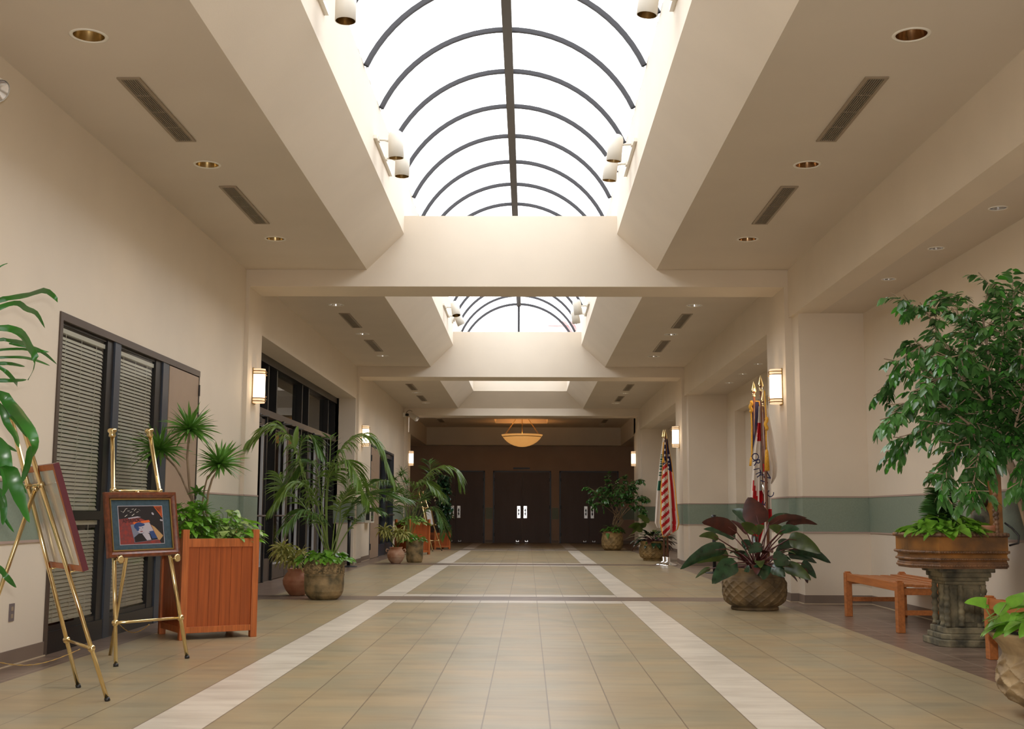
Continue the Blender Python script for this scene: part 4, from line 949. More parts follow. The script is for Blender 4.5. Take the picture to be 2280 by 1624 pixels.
# ------------------------------------------------------------------ pots
def pot(t, prof, mat, c=(0,0,0), name='pot', n=64, fn=None, soil=None):
    a = MB(); a.lathe(prof, n, c, fn=fn); r, z = prof[-1]
    o = a.build(name, M[mat], t)
    if soil:
        a = MB(); a.lathe([(.001, soil[1]), (soil[0], soil[1])], 32, c); a.build('soil', M['soil'], t)
    return o
def scales(nx, nz, amp, z0, z1):
    def f(r, z, a):
        if z < z0 or z > z1: return r
        w = min(1, (z-z0)/.03, (z1-z)/.03); u = a/(2*PI)*nx; v = (z-z0)/(z1-z0)*nz
        m = max(abs(((u+v*.5) % 1)-.5)*2, abs(((u-v*.5) % 1)-.5)*2)
        return r+amp*w*(max(0, (m-.72)/.28)-.35*(1-m))
    return f
def fine(prof, step=.006):
    out = [prof[0]]
    for (r0, z0), (r1, z1) in zip(prof, prof[1:]):
        k = max(1, int(max(abs(z1-z0), abs(r1-r0))/step)); out += [(r0+(r1-r0)*i/k, z0+(z1-z0)*i/k) for i in range(1, k+1)]
    return out
# 1 tall cherry planter with spiky dragon trees and pothos ----------------------------------
P1 = thing('planter', 'tall square cherry planter with spiky-headed dragon trees over pale pothos', 'planter', (-2.758, 10.41, 0), .563)
planter_box(P1, .66, .905)
top = V((-2.758, 10.41, .74))
st = MB(); lf = MB()
heads = [((422,958), .245, 10.35, 62), ((489,1036), .235, 10.30, 56), ((357,1003), .25, 10.55, 56), ((452,1135), .10, 10.2, 16), ((440,1098), .08, 10.35, 12)]
root = at(430,1150,10.4)
st.tube([top+V((-.04,.02,0)), at(431,1130,10.4), at(422,1082,10.4), at(417,1020,10.38), at(421,965,10.35)], [.017,.015,.012,.010,.009], 7)
st.tube([at(430,1118,10.4), at(418,1095,10.42), at(404,1062,10.47), at(391,1040,10.5), at(360,1008,10.55)], [.012,.011,.010,.009,.009], 7)
st.tube([top+V((.05,.0,0)), at(459,1140,10.34), at(464,1095,10.32), at(472,1068,10.31), at(489,1040,10.3)], [.012,.011,.010,.009,.008], 7)
st.tube([top+V((.0,.06,0)), at(450,1130,10.4), at(455,1090,10.4), at(462,1062,10.36), at(489,1040,10.3)], [.010,.009,.008,.007,.007], 7)
for (px, r, y, n_) in heads: rosette(lf, at(px[0], px[1], y), r*1.08, int(n_*1.35), .034, 0, .12, .45)
st.build('trunk', M['bark'], P1, world=True); lf.build('spiky_foliage', M['leaf_drac'], P1, world=True)
ps = MB(); a = MB(); pothos(a, top+V((-.16,-.13,.04)), .26, .24, .40, 230, .095, 1, ps)
a.build('green_pothos', M['leaf_pothos'], P1, world=True)
a = MB(); pothos(a, top+V((.13,.04,.04)), .29, .25, .31, 240, .09, 2, ps)
path_leaf(a, [at(535,1155,10.3), at(560,1162,10.25), at(573,1164,10.2), at(586,1172,10.18)], .022, V((0,0,1)), 'lance', .1, 0)
path_leaf(a, bend(at(500,1182,10.12), V((.1,-1,-.25)), .10, .8), .10, V((1,0,.05)), 'heart', .1, 1)
a.build('variegated_pothos', [M['leaf_pothos'], M['leaf_pothos2']], P1, world=True); ps.build('pothos_stalks', M['stalk'], P1, world=True)
# 2 second tall planter -----------------------------------------------------------------------
P2 = thing('planter', 'tall cherry planter far left, filled with pale pothos and thin umbrella-like stems', 'planter', (-2.95, 30.78, 0), .70)
planter_box(P2, .66, .89); a = MB(); ps = MB(); pothos(a, V((-2.95,30.78,.72)), .42, .42, .28, 260, .10, 2, ps)
a.build('pothos', [M['leaf_pothos'], M['leaf_pothos2']], P2, world=True); ps.build('stalks', M['stalk'], P2, world=True)
a = MB(); st = MB()
for (x, y, r) in ((896,1052,.16), (889,1088,.14), (878,1068,.13), (905,1075,.15), (880,1103,.13), (906,1114,.14), (945,1112,.16), (893,1060,.13)):
    p = at(x, y, 30.6+rnd.uniform(-.2,.2)); rosette(a, p, r*1.4, 18, .03, 0, .1, .5); st.tube([V((-2.95+rnd.uniform(-.1,.1),30.78,.75)), lerp(V((-2.95,30.78,.75)), p, .5)+V((.05,0,.1)), p], .008, 5)
a.build('umbrella_foliage', M['leaf_drac'], P2, world=True); st.build('stems', M['bark'], P2, world=True)
# 3 low planter at the end with a dark leafy column ----------------------------------------------
P3 = thing('planter', 'low cherry planter at the far left holding a tall dark leafy column of foliage', 'planter', (-2.62, 35.55, 0), .5)
planter_box(P3, .52, .55, .05); a = MB()
for k in range(620):
    s = rnd.random(); p = at(lerp(976,1000,rnd.random())+rnd.gauss(0,1)*4, 1056+118*s, 35.4+rnd.uniform(-.25,.25))
    d = V((rnd.uniform(-.6,.8), rnd.uniform(-1,.2), rnd.uniform(-1.2,0))).normalized(); path_leaf(a, bend(p, d, .16, .6, 3), .085, None, 'ovate', .15, 0, 4)
a.build('foliage', M['leaf_dark'], P3, world=True); st = MB()
for q in ((990,1080), (995,1100), (980,1120), (985,1075)): st.tube([V((-2.62,35.55,.38)), at(985,1150,35.5), at(q[0], q[1], 35.45)], .02, 6)
st.build('stem', M['bark'], P3, world=True)
# 4 low planter at the left edge with broad strap leaves ------------------------------------------
P4 = thing('planter', 'low cherry planter cut by the left photo edge with a broad strap-leaved corn plant', 'planter', (-2.375-.45, 5.35, 0), .75)
planter_box(P4, .66, .53, .05); a = MB(); st = MB(); YL = 5.45
CORN = [([(-60,690),(0,668),(25,662),(62,656),(98,646),(123,663),(129,674)],13,.10), ([(-60,720),(0,684),(37,674),(57,687),(81,698),(100,731)],12,0), ([(-60,745),(0,730),(30,733),(50,746),(64,772),(78,794),(76,822),(62,847)],16,-.1),
 ([(-60,770),(0,756),(20,758),(45,762),(72,775),(95,782),(110,784)],8,.05), ([(-60,790),(0,779),(50,777),(82,783),(110,784)],6,0), ([(20,765),(45,768),(75,775),(100,788),(127,812)],8,.1),
 ([(-60,800),(0,796),(38,795),(64,798),(90,806),(112,815)],6,-.05), ([(-60,812),(0,809),(25,810),(56,817)],8,0), ([(-60,846),(0,847),(32,847),(60,846)],9,0), ([(-50,790),(0,818),(15,829),(35,852),(38,862)],9,.1),
 ([(-60,862),(0,880),(18,893),(34,912),(55,938),(74,972),(78,998),(72,1020)],26,-.15), ([(68,994),(62,1034),(48,1076)],13,0), ([(-50,880),(0,908),(16,942),(34,969),(42,998)],15,.1),
 ([(-50,960),(0,983),(16,994),(38,1006)],9,0), ([(-50,950),(0,992),(12,1030),(16,1070),(5,1108)],26,-.1), ([(0,1040),(22,1048),(36,1085),(50,1125),(66,1165)],27,-.2), ([(-50,1085),(0,1113),(10,1152),(32,1187)],9,0),
 ([(-50,1240),(0,1266),(16,1287),(36,1309)],13,-.1), ([(-30,620),(0,594),(18,586)],3,0), ([(-40,930),(0,905),(30,930),(60,975)],12,.2), ([(-50,1000),(0,1050),(30,1060),(60,1100)],14,.15), ([(-50,1075),(-5,1095),(8,1130),(6,1170)],16,0)]
for pl, w_, dy in CORN:
    pts = [at(x, y, YL+dy+.10*math.sin(i*.9)) for i, (x, y) in enumerate(pl)]
    path_leaf(a, pts, w_/FPX*YL*1.15, CU*.8+CF*.5 if abs(pl[-1][0]-pl[0][0]) > abs(pl[-1][1]-pl[0][1]) else CR+CF*.4, 'lance' if w_ > 20 else 'strap', .25, 0, 14, .05)
a.build('strap_foliage', M['leaf_corn'], P4, world=True)
st.tube([V((-2.82,5.35,.35)), V((-2.72,5.4,.9)), V((-2.62,5.45,1.45)), at(-62,690,YL)], [.028,.025,.022,.015], 9); st.build('cane', M['bark'], P4, world=True)
# 5 kentia palm in the big frieze pot --------------------------------------------------------------
def relief(r, z, a):
    if .315 < z < .435: return r+.007*(1 if math.sin(a*24+2.2*math.sin(z*70+a*5))*math.cos(z*62+a*7) > .05 else -.7)
    return r
PR = [(.155,0), (.175,.01), (.215,.05), (.235,.10), (.243,.18), (.240,.26), (.243,.285), (.247,.292), (.247,.302), (.240,.308), (.241,.40), (.244,.44), (.248,.448), (.248,.46), (.243,.463), (.249,.470), (.243,.480), (.225,.478), (.222,.42)]
T5 = thing('potted_palm', 'tall arching kentia palm in a big mottled frieze pot before the glazed entrance', 'potted plant', (-2.49, 14.77, 0))
pot(T5, fine(PR), 'stonepot', n=96, fn=relief, soil=(.224,.43))
a = MB(); a.lathe([(.240,.313), (.2455,.318), (.2455,.432), (.240,.437)], 64); a.build('frieze_band', M['frieze'], T5)
lf = MB(); st = MB(); Yp = 14.75
KENTIA = [([(735,1240),(703,1150),(662,1010),(618,952),(562,978)],.36,22,1.5,-.3), ([(728,1240),(716,1120),(745,1025),(790,975),(838,985),(872,1060)],.34,24,1.5,.1),
 ([(733,1240),(712,1140),(688,1085),(650,1080),(606,1130)],.28,20,1.3,-.35), ([(742,1240),(762,1165),(795,1115),(845,1098),(905,1112)],.27,20,.5,.25),
 ([(735,1240),(722,1180),(702,1148),(668,1140),(635,1172)],.26,14,1.5,-.45), ([(738,1240),(748,1150),(770,1105),(800,1085),(822,1120)],.26,16,.8,-.3),
 ([(728,1240),(715,1110),(703,1040),(672,1030),(640,1075)],.28,18,1.4,.3), ([(728,1240),(726,1100),(742,1045),(775,1030),(805,1075)],.30,20,1.4,-.35),
 ([(690,1130),(668,1030),(672,985),(692,975),(716,1010)],.22,14,1.3,-.1), ([(730,1235),(728,1130),(733,1050),(736,985),(734,975)],.14,8,.3,.1), ([(735,1240),(755,1170),(760,1120),(775,1085),(770,1060)],.24,14,.9,.3),
 ([(730,1240),(706,1180),(672,1120),(640,1095),(622,1060)],.25,16,1.1,.4), ([(742,1240),(770,1190),(800,1150),(825,1135),(850,1140)],.18,12,.9,-.1)]
for pl, L_, n_, dr, dy in KENTIA:
    k = len(pl); frond(lf, st, [at(x, y, Yp+dy*i/(k-1)) for i, (x, y) in enumerate(pl)], L_*1.0, int(n_*2.3), .020, rnd.choice((0,0,1)), dr)
path_leaf(lf, [at(656,1000,14.4), at(659,970,14.4), at(663,948,14.4)], .07, CR, 'lance', .2)
lf.build('palm_fronds', [M['leaf_palm'], M['leaf_palm2']], T5, world=True); st.build('palm_stems', M['stalk'], T5, world=True)
a = MB(); a.tube([V((0,0,.43)), V((.02,-.02,.52)), V((.035,-.02,.62))], [.035,.03,.022], 9); a.build('palm_trunk', M['bark'], T5)
a = MB(); ps = MB(); pothos(a, V((-2.49,14.77,.45)), .33, .30, .16, 150, .10, 1, ps, over=.6); a.build('pothos_skirt', M['leaf_pothos'], T5, world=True)
# 6 terracotta handled jars with yellow striped dracaena ---------------------------------------------
def jar(label, c, s, mat, heads, Yh, grp=None, handles=False):
    t = thing('potted_dracaena', label, 'potted plant', c)
    p = [(.085,0), (.10,.008), (.15,.07), (.182,.14), (.187,.19), (.172,.24), (.145,.275), (.128,.295), (.130,.318), (.142,.332), (.14,.34), (.120,.336), (.112,.30)]
    pot(t, fine([(r*s, z*s) for r, z in p], .01), mat, n=48, soil=(.115*s, .31*s), name='jar')
    for sg in (-1, 1):
        if not handles: continue
        a = MB(); a.tube([(sg*.150*s, -.02, .285*s), (sg*.190*s, -.02, .30*s), (sg*.205*s, -.02, .27*s), (sg*.185*s, -.02, .235*s)], .013*s, 8); a.build('handle', M[mat], t)
    lf = MB(); st = MB()
    for (x, y, r, n_) in heads:
        p = at(x, y, Yh+rnd.uniform(-.08,.08)); rosette(lf, p, r*1.05, int(n_*1.4), .036, 0, .0, 1.5, 'lance')
        b_ = V(c)+V((rnd.uniform(-.04,.04), rnd.uniform(-.04,.04), .3*s)); st.tube([b_, lerp(b_, p, .5)+V((rnd.uniform(-.04,.04),0,.03)), p], .008, 6)
    lf.build('striped_foliage', M['leaf_yellow'], t, world=True); st.build('stem', M['stalk'], t, world=True)
jar('plain brown terracotta jar with striped yellow dracaena, tucked behind the big palm pot', (-2.945, 15.44, 0), 1.0, 'terra', [(629,1226,.21,34), (637,1240,.20,30), (655,1248,.18,26), (672,1232,.15,14)], 15.35)
jar('mottled handled terracotta jar with striped yellow dracaena beside a stone pot farther back', (-2.76, 25.24, 0), 1.0, 'terra2', [(855,1182,.22,24), (863,1192,.2,20), (885,1188,.24,26), (898,1190,.22,24)], 25.2, None, True)
# 7 second palm in the plain stone pot ------------------------------------------------------------
T7 = thing('potted_palm', 'smaller kentia palm in a plain mottled stone pot beside the handled jar', 'potted plant', (-2.42, 25.80, 0))
pot(T7, fine([(.14,0), (.16,.015), (.178,.08), (.182,.2), (.186,.34), (.19,.45), (.194,.47), (.178,.475), (.172,.42)], .02), 'stonepot', n=48, soil=(.175,.43))
lf = MB(); st = MB(); Yp = 25.75
for pl, L_, n_, dr, dy in [([(913,1198),(922,1125),(945,1065),(978,1042),(1012,1048),(1025,1075)],.42,24,1.3,.2), ([(912,1198),(912,1135),(922,1088),(945,1074),(978,1095)],.40,22,1.2,-.3),
  ([(910,1198),(902,1130),(882,1082),(852,1070),(828,1078)],.34,20,1.1,-1.2), ([(914,1198),(935,1150),(965,1130),(985,1160),(992,1190)],.30,18,1.0,-.3), ([(910,1198),(898,1152),(868,1115),(835,1108),(812,1118)],.30,18,.7,-1.4),
  ([(912,1198),(920,1150),(938,1115),(960,1095),(985,1110)],.32,18,1.1,.4), ([(912,1198),(906,1140),(902,1105),(890,1090),(872,1100)],.32,16,1.2,-.35), ([(912,1198),(930,1130),(955,1075),(958,1040),(955,1028)],.24,12,.6,.3)]:
    k = len(pl); frond(lf, st, [at(x, y, Yp+dy*i/(k-1)) for i, (x, y) in enumerate(pl)], L_*1.0, int(n_*2.1), .024, rnd.choice((0,1)), dr)
lf.build('palm_fronds', [M['leaf_palm'], M['leaf_palm2']], T7, world=True); st.build('palm_stems', M['stalk'], T7, world=True)
a = MB(); pothos(a, V((-2.42,25.80,.43)), .26, .24, .17, 110, .10, 1); a.build('pothos_skirt', M['leaf_pothos'], T7, world=True)
# 8 burgundy-leaved philodendron ------------------------------------------------------------------
BP = [(.25,0), (.262,.006), (.262,.028), (.25,.034), (.285,.055), (.325,.10), (.342,.16), (.345,.22), (.345,.28), (.340,.325), (.333,.342), (.334,.350), (.330,.36), (.318,.375), (.318,.40), (.328,.425), (.345,.452), (.347,.462), (.325,.46), (.31,.43)]
def philo_pot(t, s=1, mat='weavepot'):
    pot(t, fine([(r*s, z*s) for r, z in BP], .005*s), mat, n=240, fn=scales(18, 6, .016*s, .05*s, .335*s), soil=(.31*s,.43*s))
T8 = thing('potted_philodendron', 'burgundy-leaved philodendron in a squat carved pot on the open floor at right', 'potted plant', (2.535, 13.53, 0))
philo_pot(T8)
def c7(x, y, dY=0): return at(1500+x/5.414, 1090+y/5.414, 13.45+dY)
PH = [((1030,425),(900,95),270,1,0,.15), ((935,385),(700,250),130,0,.35,.45), ((765,525),(340,400),150,1,-.2,-.45), ((890,545),(690,375),55,1,-.1,0), ((985,540),(815,410),115,2,-.35,-.4), ((985,535),(1095,440),100,2,-.35,-.3),
 ((745,595),(360,480),95,0,.2,.4), ((545,600),(305,568),75,2,-.3,-.5), ((665,800),(265,885),150,2,.1,-.1), ((640,720),(80,965),150,0,-.35,-.6), ((765,885),(465,1140),200,0,-.4,-.6), ((445,955),(262,1072),50,2,.2,.2),
 ((1070,900),(1085,1090),190,0,-.33,-.42), ((1075,690),(900,768),110,0,-.4,-.5), ((925,710),(815,625),110,0,.1,.1), ((1150,440),(1605,343),85,1,.1,.35), ((1350,445),(1735,425),80,1,.2,.5), ((1145,405),(1445,310),70,0,.35,.6),
 ((1330,525),(1145,450),100,2,-.1,-.1), ((1290,505),(1515,480),90,0,-.25,-.4), ((1385,600),(1775,775),175,2,-.1,-.2), ((1440,720),(1895,890),130,0,.2,.35), ((1265,670),(1500,700),110,0,.1,.2), ((1380,790),(1725,890),110,0,.35,.5),
 ((1195,840),(1395,912),160,0,-.42,-.5), ((1330,925),(1655,1095),150,2,-.2,-.35), ((1540,890),(1720,1075),105,0,.1,.1), ((1180,930),(1342,1060),140,0,-.38,-.45), ((860,945),(905,1000),80,0,-.4,-.45), ((700,960),(620,1010),90,0,.1,.0), ((1250,780),(1420,640),90,0,.4,.5),
 ((900,860),(720,760),110,0,.35,.5), ((1000,640),(940,560),80,0,.4,.5), ((1560,960),(1615,1135),75,1,-.1,-.1)]
lf = MB(); st = MB(); ctr8 = V((2.555, 13.5, .45)); view = (ctr8-V((0,0,H))).normalized()
for (b_, tip, w_, mi, d0, d1) in PH:
    A, B = c7(*b_, d0), c7(*tip, d1); ax_ = (B-A); sd = ax_.cross(view).normalized(); sd = (sd+view*rnd.uniform(-.35,.35)).normalized()
    up = V((0,0,1)); bow = ax_.length*.09
    path_leaf(lf, [A, lerp(A,B,.3)+up*bow, lerp(A,B,.65)+up*bow*.9, B], w_*.000934*1.14, sd, 'ovate', .22, mi, 12, .03)
    r0 = ctr8+V((rnd.uniform(-.07,.07), rnd.uniform(-.07,.07), -.03)); mid = lerp(r0, A, .55)+V((0,0,.05))
    st.tube([r0, mid, A, lerp(A,B,.25)+up*bow*.8], [.010,.008,.006,.003], 7)
for k in range(16):
    an = rnd.uniform(0, 2*PI); e = rnd.uniform(.1,1.0); d = V((math.cos(an), math.sin(an), e)); q = bend(ctr8, d, .30, .5, 3); st.tube(q, .006, 6); path_leaf(lf, bend(q[-1], d+V((0,0,-.5)), .24, .9), .12, None, 'ovate', .2, rnd.choice((0,0,2,1)), 9)
lf.build('leaves', [M['leaf_dark'], M['leaf_red'], M['leaf_olive']], T8, world=True); st.build('leaf_stalks', M['darkstalk'], T8, world=True)
# 9 second philodendron beside the striped flag ------------------------------------------------------
T9 = thing('potted_philodendron', 'dark philodendron in a plain tan pot behind the striped flag stand', 'potted plant', (2.88, 27.45, 0))
philo_pot(T9, .95, 'basket'); lf = MB(); st = MB(); c9 = V((2.88, 27.45, .42))
for k in range(64):
    an = 2.4*k; e = rnd.uniform(-.05,1.3); d = V((math.cos(an), math.sin(an), e)).normalized(); q = bend(c9, d, rnd.uniform(.16,.36), .5, 3); st.tube(q, .007, 5)
    path_leaf(lf, bend(q[-1], d+V((0,0,-.35)), rnd.uniform(.22,.36), .9), rnd.uniform(.10,.16), None, 'ovate', .2, rnd.choice((0,0,0,2,1)), 7)
for (x0, y0, x1, y1) in ((1432,1175,1398,1175), (1440,1168,1405,1190), (1445,1165,1418,1150), (1430,1185,1405,1175)):
    path_leaf(lf, [at(x0,y0,27.2), lerp(at(x0,y0,27.2), at(x1,y1,27.1), .5)+V((0,0,.06)), at(x1,y1,27.1)], .14, V((0,-.4,1)), 'ovate', .2, 2, 8)
lf.build('leaves', [M['leaf_dark'], M['leaf_red'], M['leaf_olive']], T9, world=True); st.build('leaf_stalks', M['darkstalk'], T9, world=True)
# ficus trees ----------------------------------------------------------------------------------------
def twig(lf, p, d, L_, size, mats, nl=6):
    q = bend(p, d, L_, .9, nl)
    for i, s_ in enumerate(q[1:]):
        for sg in (-1, 1):
            t = (q[i+1]-q[i]).normalized(); sd = t.cross(V((0,0,1))); sd = sd.normalized() if sd.length > .1 else V((1,0,0))
            dd = (t*.7+sd*sg*rnd.uniform(.3,.9)+V((rnd.uniform(-.2,.2), rnd.uniform(-.2,.2), -rnd.uniform(.2,.9)))).normalized(); s2 = size*rnd.uniform(.75,1.2)
            path_leaf(lf, bend(s_, dd, s2, .35, 3), s2*.46, dd.cross(V((rnd.uniform(-.8,.8), rnd.uniform(-.8,.8), 1))), 'ovate', .2, mats(), 5)
def ficus(t, limbs, size, dens, tw, spread, skip=1):
    lf = MB(); st = MB()
    for pl, r0 in limbs:
        k = len(pl); P = [V(p) for p in pl]; st.tube(P, [r0*(1-.75*i/(k-1)) for i in range(k)], 7)
        tot = sum((P[i+1]-P[i]).length for i in range(1, k-1)) if k > 2 else 0
        for i in range(skip, k-1):
            m = max(1, int((P[i+1]-P[i]).length*dens))
            for j in range(m):
                p = lerp(P[i], P[i+1], (j+rnd.random())/m); d = (P[i+1]-P[i]).normalized()+V((rnd.gauss(0,spread), rnd.gauss(0,spread), rnd.gauss(.0,spread*.7)))
                st.tube([p, p+d.normalized()*tw*.8], .003, 4, cap=False); twig(lf, p, d, tw*rnd.uniform(.7,1.3), size, lambda: 1 if rnd.random() < .12 else 0)
        d = (P[-1]-P[-2]).normalized(); twig(lf, P[-1]-d*tw*.6, d, tw, size, lambda: 1 if rnd.random() < .5 else 0)
    lf.build('foliage', [M['leaf_ficus'], M['leaf_ficus2']], t, world=True); return st
T10 = thing('potted_ficus', 'big weeping ficus tree in a carved pot, reaching over the stone basin', 'potted plant', (2.84, 6.45, 0))
NP = [(.18,0), (.20,.004), (.20,.03), (.215,.04), (.285,.085), (.325,.13), (.337,.18), (.333,.23), (.32,.285), (.312,.325), (.318,.34), (.335,.37), (.362,.40), (.382,.425), (.384,.437), (.365,.44), (.345,.41)]
pot(T10, fine(NP, .004), 'weavepot2', n=176, fn=scales(13, 5, .020, .06, .31), soil=(.34,.41))
a = MB(); a.lathe([(.22,.40), (.245,.455), (.235,.46), (.215,.42)], 32, (.12,.05,0)); a.build('inner_pot', M['terra'], T10)
cr = at(2238,1010,6.4); base = V((2.80,6.45,.42)); Yf = 6.4
def L2(pts, r, dy=0): return ([base, cr]+[at(x, y, Yf+dy*(i+1)/len(pts)) for i, (x, y) in enumerate(pts)], r)
limbs = [L2([(2170,880),(2100,760),(2060,690),(2015,672)],.012,-.3), L2([(2150,890),(2060,820),(1990,835),(1975,868)],.010,.3), L2([(2140,930),(2070,880),(2010,900),(1982,938)],.010,-.4), L2([(2150,950),(2080,940),(2025,975),(1996,1008)],.010,.15),
 L2([(2180,860),(2150,740),(2120,670),(2085,655)],.010,.4), L2([(2210,850),(2190,720),(2195,660),(2205,632)],.010,-.1), L2([(2240,850),(2240,740),(2250,680),(2262,640)],.010,.3), L2([(2260,880),(2270,780),(2285,700),(2300,660)],.010,-.3),
 L2([(2180,960),(2130,990),(2110,1040),(2095,1088)],.009,-.3), L2([(2200,980),(2180,1010),(2170,1060),(2160,1100)],.008,-.4), L2([(2140,850),(2050,770),(2020,790),(1995,810)],.009,0), L2([(2200,900),(2130,830),(2070,850),(2030,880)],.009,-.45),
 L2([(2210,900),(2200,820),(2140,790),(2100,800)],.009,-.4), L2([(2230,930),(2240,860),(2220,790),(2200,770)],.009,.45), L2([(2260,950),(2280,880),(2275,830),(2270,790)],.009,-.45), L2([(2250,990),(2270,1000),(2280,1040),(2275,1080)],.008,-.3),
 L2([(2190,920),(2160,900),(2130,910),(2100,960)],.009,.4), L2([(2220,960),(2210,950),(2190,980),(2200,1040)],.008,.3), L2([(2170,900),(2110,880),(2080,900),(2060,930)],.009,.2), L2([(2290,950),(2330,850),(2380,760),(2420,740)],.011,.2), L2([(2290,980),(2350,930),(2400,950),(2430,990)],.010,.0), L2([(2300,900),(2340,760),(2350,680),(2370,640)],.010,-.2),
 L2([(2200,880),(2170,800),(2160,740),(2150,700)],.009,0), L2([(2235,900),(2225,830),(2235,760),(2230,700)],.009,-.3)]
st = ficus(T10, limbs, .060, 42, .12, .62)
st.tube([base, lerp(base, cr, .35)+V((.08,0,0)), lerp(base, cr, .7)+V((.04,0,0)), cr], [.032,.028,.025,.022], 10); st.tube([base+V((.05,.03,0)), lerp(base, cr, .5)+V((.13,.02,0)), cr+V((.05,.03,.1))], [.022,.019,.012], 8)
st.build('trunk', M['bark'], T10, world=True)
a = MB(); ps = MB(); pothos(a, V((2.85,6.40,.44)), .36, .34, .20, 150, .12, 1, ps)
for q in ([(2212,1385),(2192,1350),(2196,1345),(2170,1340),(2147,1343)], [(2216,1380),(2240,1345),(2265,1335),(2285,1320)], [(2196,1378),(2215,1365),(2235,1352),(2250,1350)], [(2200,1384),(2225,1372),(2250,1372)]):
    ps.tube([at(x, y, 6.15) for x, y in q[:2]], .004, 5); path_leaf(a, [at(x, y, 6.15) for x, y in q[1:]], .06, V((0,.3,1)), 'ovate', .15, 0, 8)
a.build('pothos', M['leaf_pothos'], T10, world=True); ps.build('pothos_stalks', M['stalk'], T10, world=True)
T11 = thing('potted_ficus', 'small spreading ficus tree in a woven-pattern pot before the right brown doors', 'potted plant', (2.46, 34.92, 0))
pot(T11, fine([(.20,0), (.225,.01), (.27,.06), (.305,.16), (.31,.28), (.298,.38), (.29,.44), (.305,.49), (.31,.505), (.285,.505), (.28,.45)], .012), 'basket', n=96, fn=scales(14, 5, .012, .03, .42), soil=(.28,.46))
a = MB(); a.lathe([(.24,.46), (.262,.54), (.25,.545), (.235,.48)], 28); a.build('inner_pot', M['terra'], T11)
def L3(pts, r, dy=0): return ([V((2.46+rnd.uniform(-.06,.06),34.92,.5)), at(1374+rnd.uniform(-12,16),1160,34.85)]+[at(x, y, 34.75+dy*(i+1)/len(pts)) for i, (x, y) in enumerate(pts)], r)
limbs = [L3([(1355,1125),(1335,1100),(1310,1085)],.016,-.3), L3([(1360,1120),(1345,1095),(1325,1105),(1310,1112)],.014,.3), L3([(1370,1115),(1365,1085),(1355,1065)],.014,0), L3([(1380,1115),(1385,1085),(1390,1062)],.014,-.3),
 L3([(1395,1120),(1405,1095),(1415,1070),(1425,1068)],.015,-1.1), L3([(1400,1125),(1420,1110),(1432,1105),(1442,1112)],.014,-1.3), L3([(1405,1130),(1425,1125),(1430,1135),(1428,1142)],.012,-1.1), L3([(1375,1120),(1370,1100),(1375,1080)],.014,.4),
 L3([(1385,1125),(1395,1110),(1400,1090)],.012,-.4), L3([(1350,1130),(1335,1120),(1325,1125)],.012,-.4), L3([(1360,1110),(1350,1085),(1335,1085)],.012,.1), L3([(1390,1105),(1400,1080),(1410,1085)],.012,-.7), L3([(1372,1128),(1360,1112),(1345,1112)],.012,-.45), L3([(1385,1128),(1378,1108),(1385,1098)],.012,-.45)]
st = ficus(T11, limbs, .085, 24, .18, .75, 2); st.build('trunk', M['bark'], T11, world=True)
a = MB(); pothos(a, V((2.46,34.92,.52)), .30, .28, .22, 90, .13, 1); path_leaf(a, bend(V((2.31,34.64,.50)), V((0,-.3,-1)), .18, .1), .12, V((1,0,0)), 'heart'); a.build('ferny_skirt', M['leaf_drac'], T11, world=True)
# plants growing in the stone basin (parts of the pedestal planter) --------------------------------------
a = MB(); c_ = V((FX-.16, FY-.10, .90))
for k in range(20):
    z = .05+.0155*k; an = k*2.4
    for j in range(5):
        aa = an+j*PI/2.5; d = V((math.cos(aa), math.sin(aa), .35)); path_leaf(a, bend(c_+V((0,0,z)), d, .21*(1-.02*k), .55, 3), .05, d.cross(V((0,0,1)))+V((0,0,rnd.uniform(-.8,.8))), 'lance', .3, 0, 5)
a.build('dark_bushy_foliage', M['leaf_ficus'], ft, world=True); a = MB(); a.tube([c_, c_+V((0,0,.34))], .012, 7); a.build('stem', M['stalk'], ft, world=True)
a = MB(); ps = MB(); pothos(a, V((FX-.12, FY-.08, .895)), .33, .31, .16, 190, .11, 1, ps); a.build('pothos', M['leaf_pothos'], ft, world=True); ps.build('pothos_stalks', M['stalk'], ft, world=True)
# ------------------------------------------------------------------ flags on stands
def drape(t, rows, mats, cfn, Y, amp, folds, name='flag_cloth', nu=34, nv=30, phase=0, yoff=0, shift=None):
    """hanging cloth between two silhouettes: rows = [(y, x_left, x_right)], folded in depth"""
    a = MB(); P = []; info = []
    for i in range(nv+1):
        s = i/nv*(len(rows)-1); j = min(int(s), len(rows)-2); f = s-j; y = lerp(rows[j][0], rows[j+1][0], f); xl = lerp(rows[j][1], rows[j+1][1], f); xr = lerp(rows[j][2], rows[j+1][2], f)
        row = []; ir = []
        for k in range(nu+1):
            u = k/nu; g = amp*(.3+.7*i/nv)*math.sin(2*PI*folds*u+phase+i*.03)+yoff
            x = lerp(xl, xr, u)+ (xr-xl)*.02*math.sin(4*PI*folds*u+phase); yy = y+(shift(u) if shift else 0)*(i/nv)
            row.append(at(x, yy, Y+g)); ir.append((x, yy, u, i/nv))
        P.append(row); info.append(ir)
    def mf(i, j):
        q = info[i][j]; r = info[min(i+1,nv)][min(j+1,nu)]; return cfn((q[0]+r[0])/2, (q[1]+r[1])/2, (q[2]+r[2])/2, (q[3]+r[3])/2)
    a.grid(P, 0, True, mf); return a.build(name, [M[m] for m in mats], t, world=True)
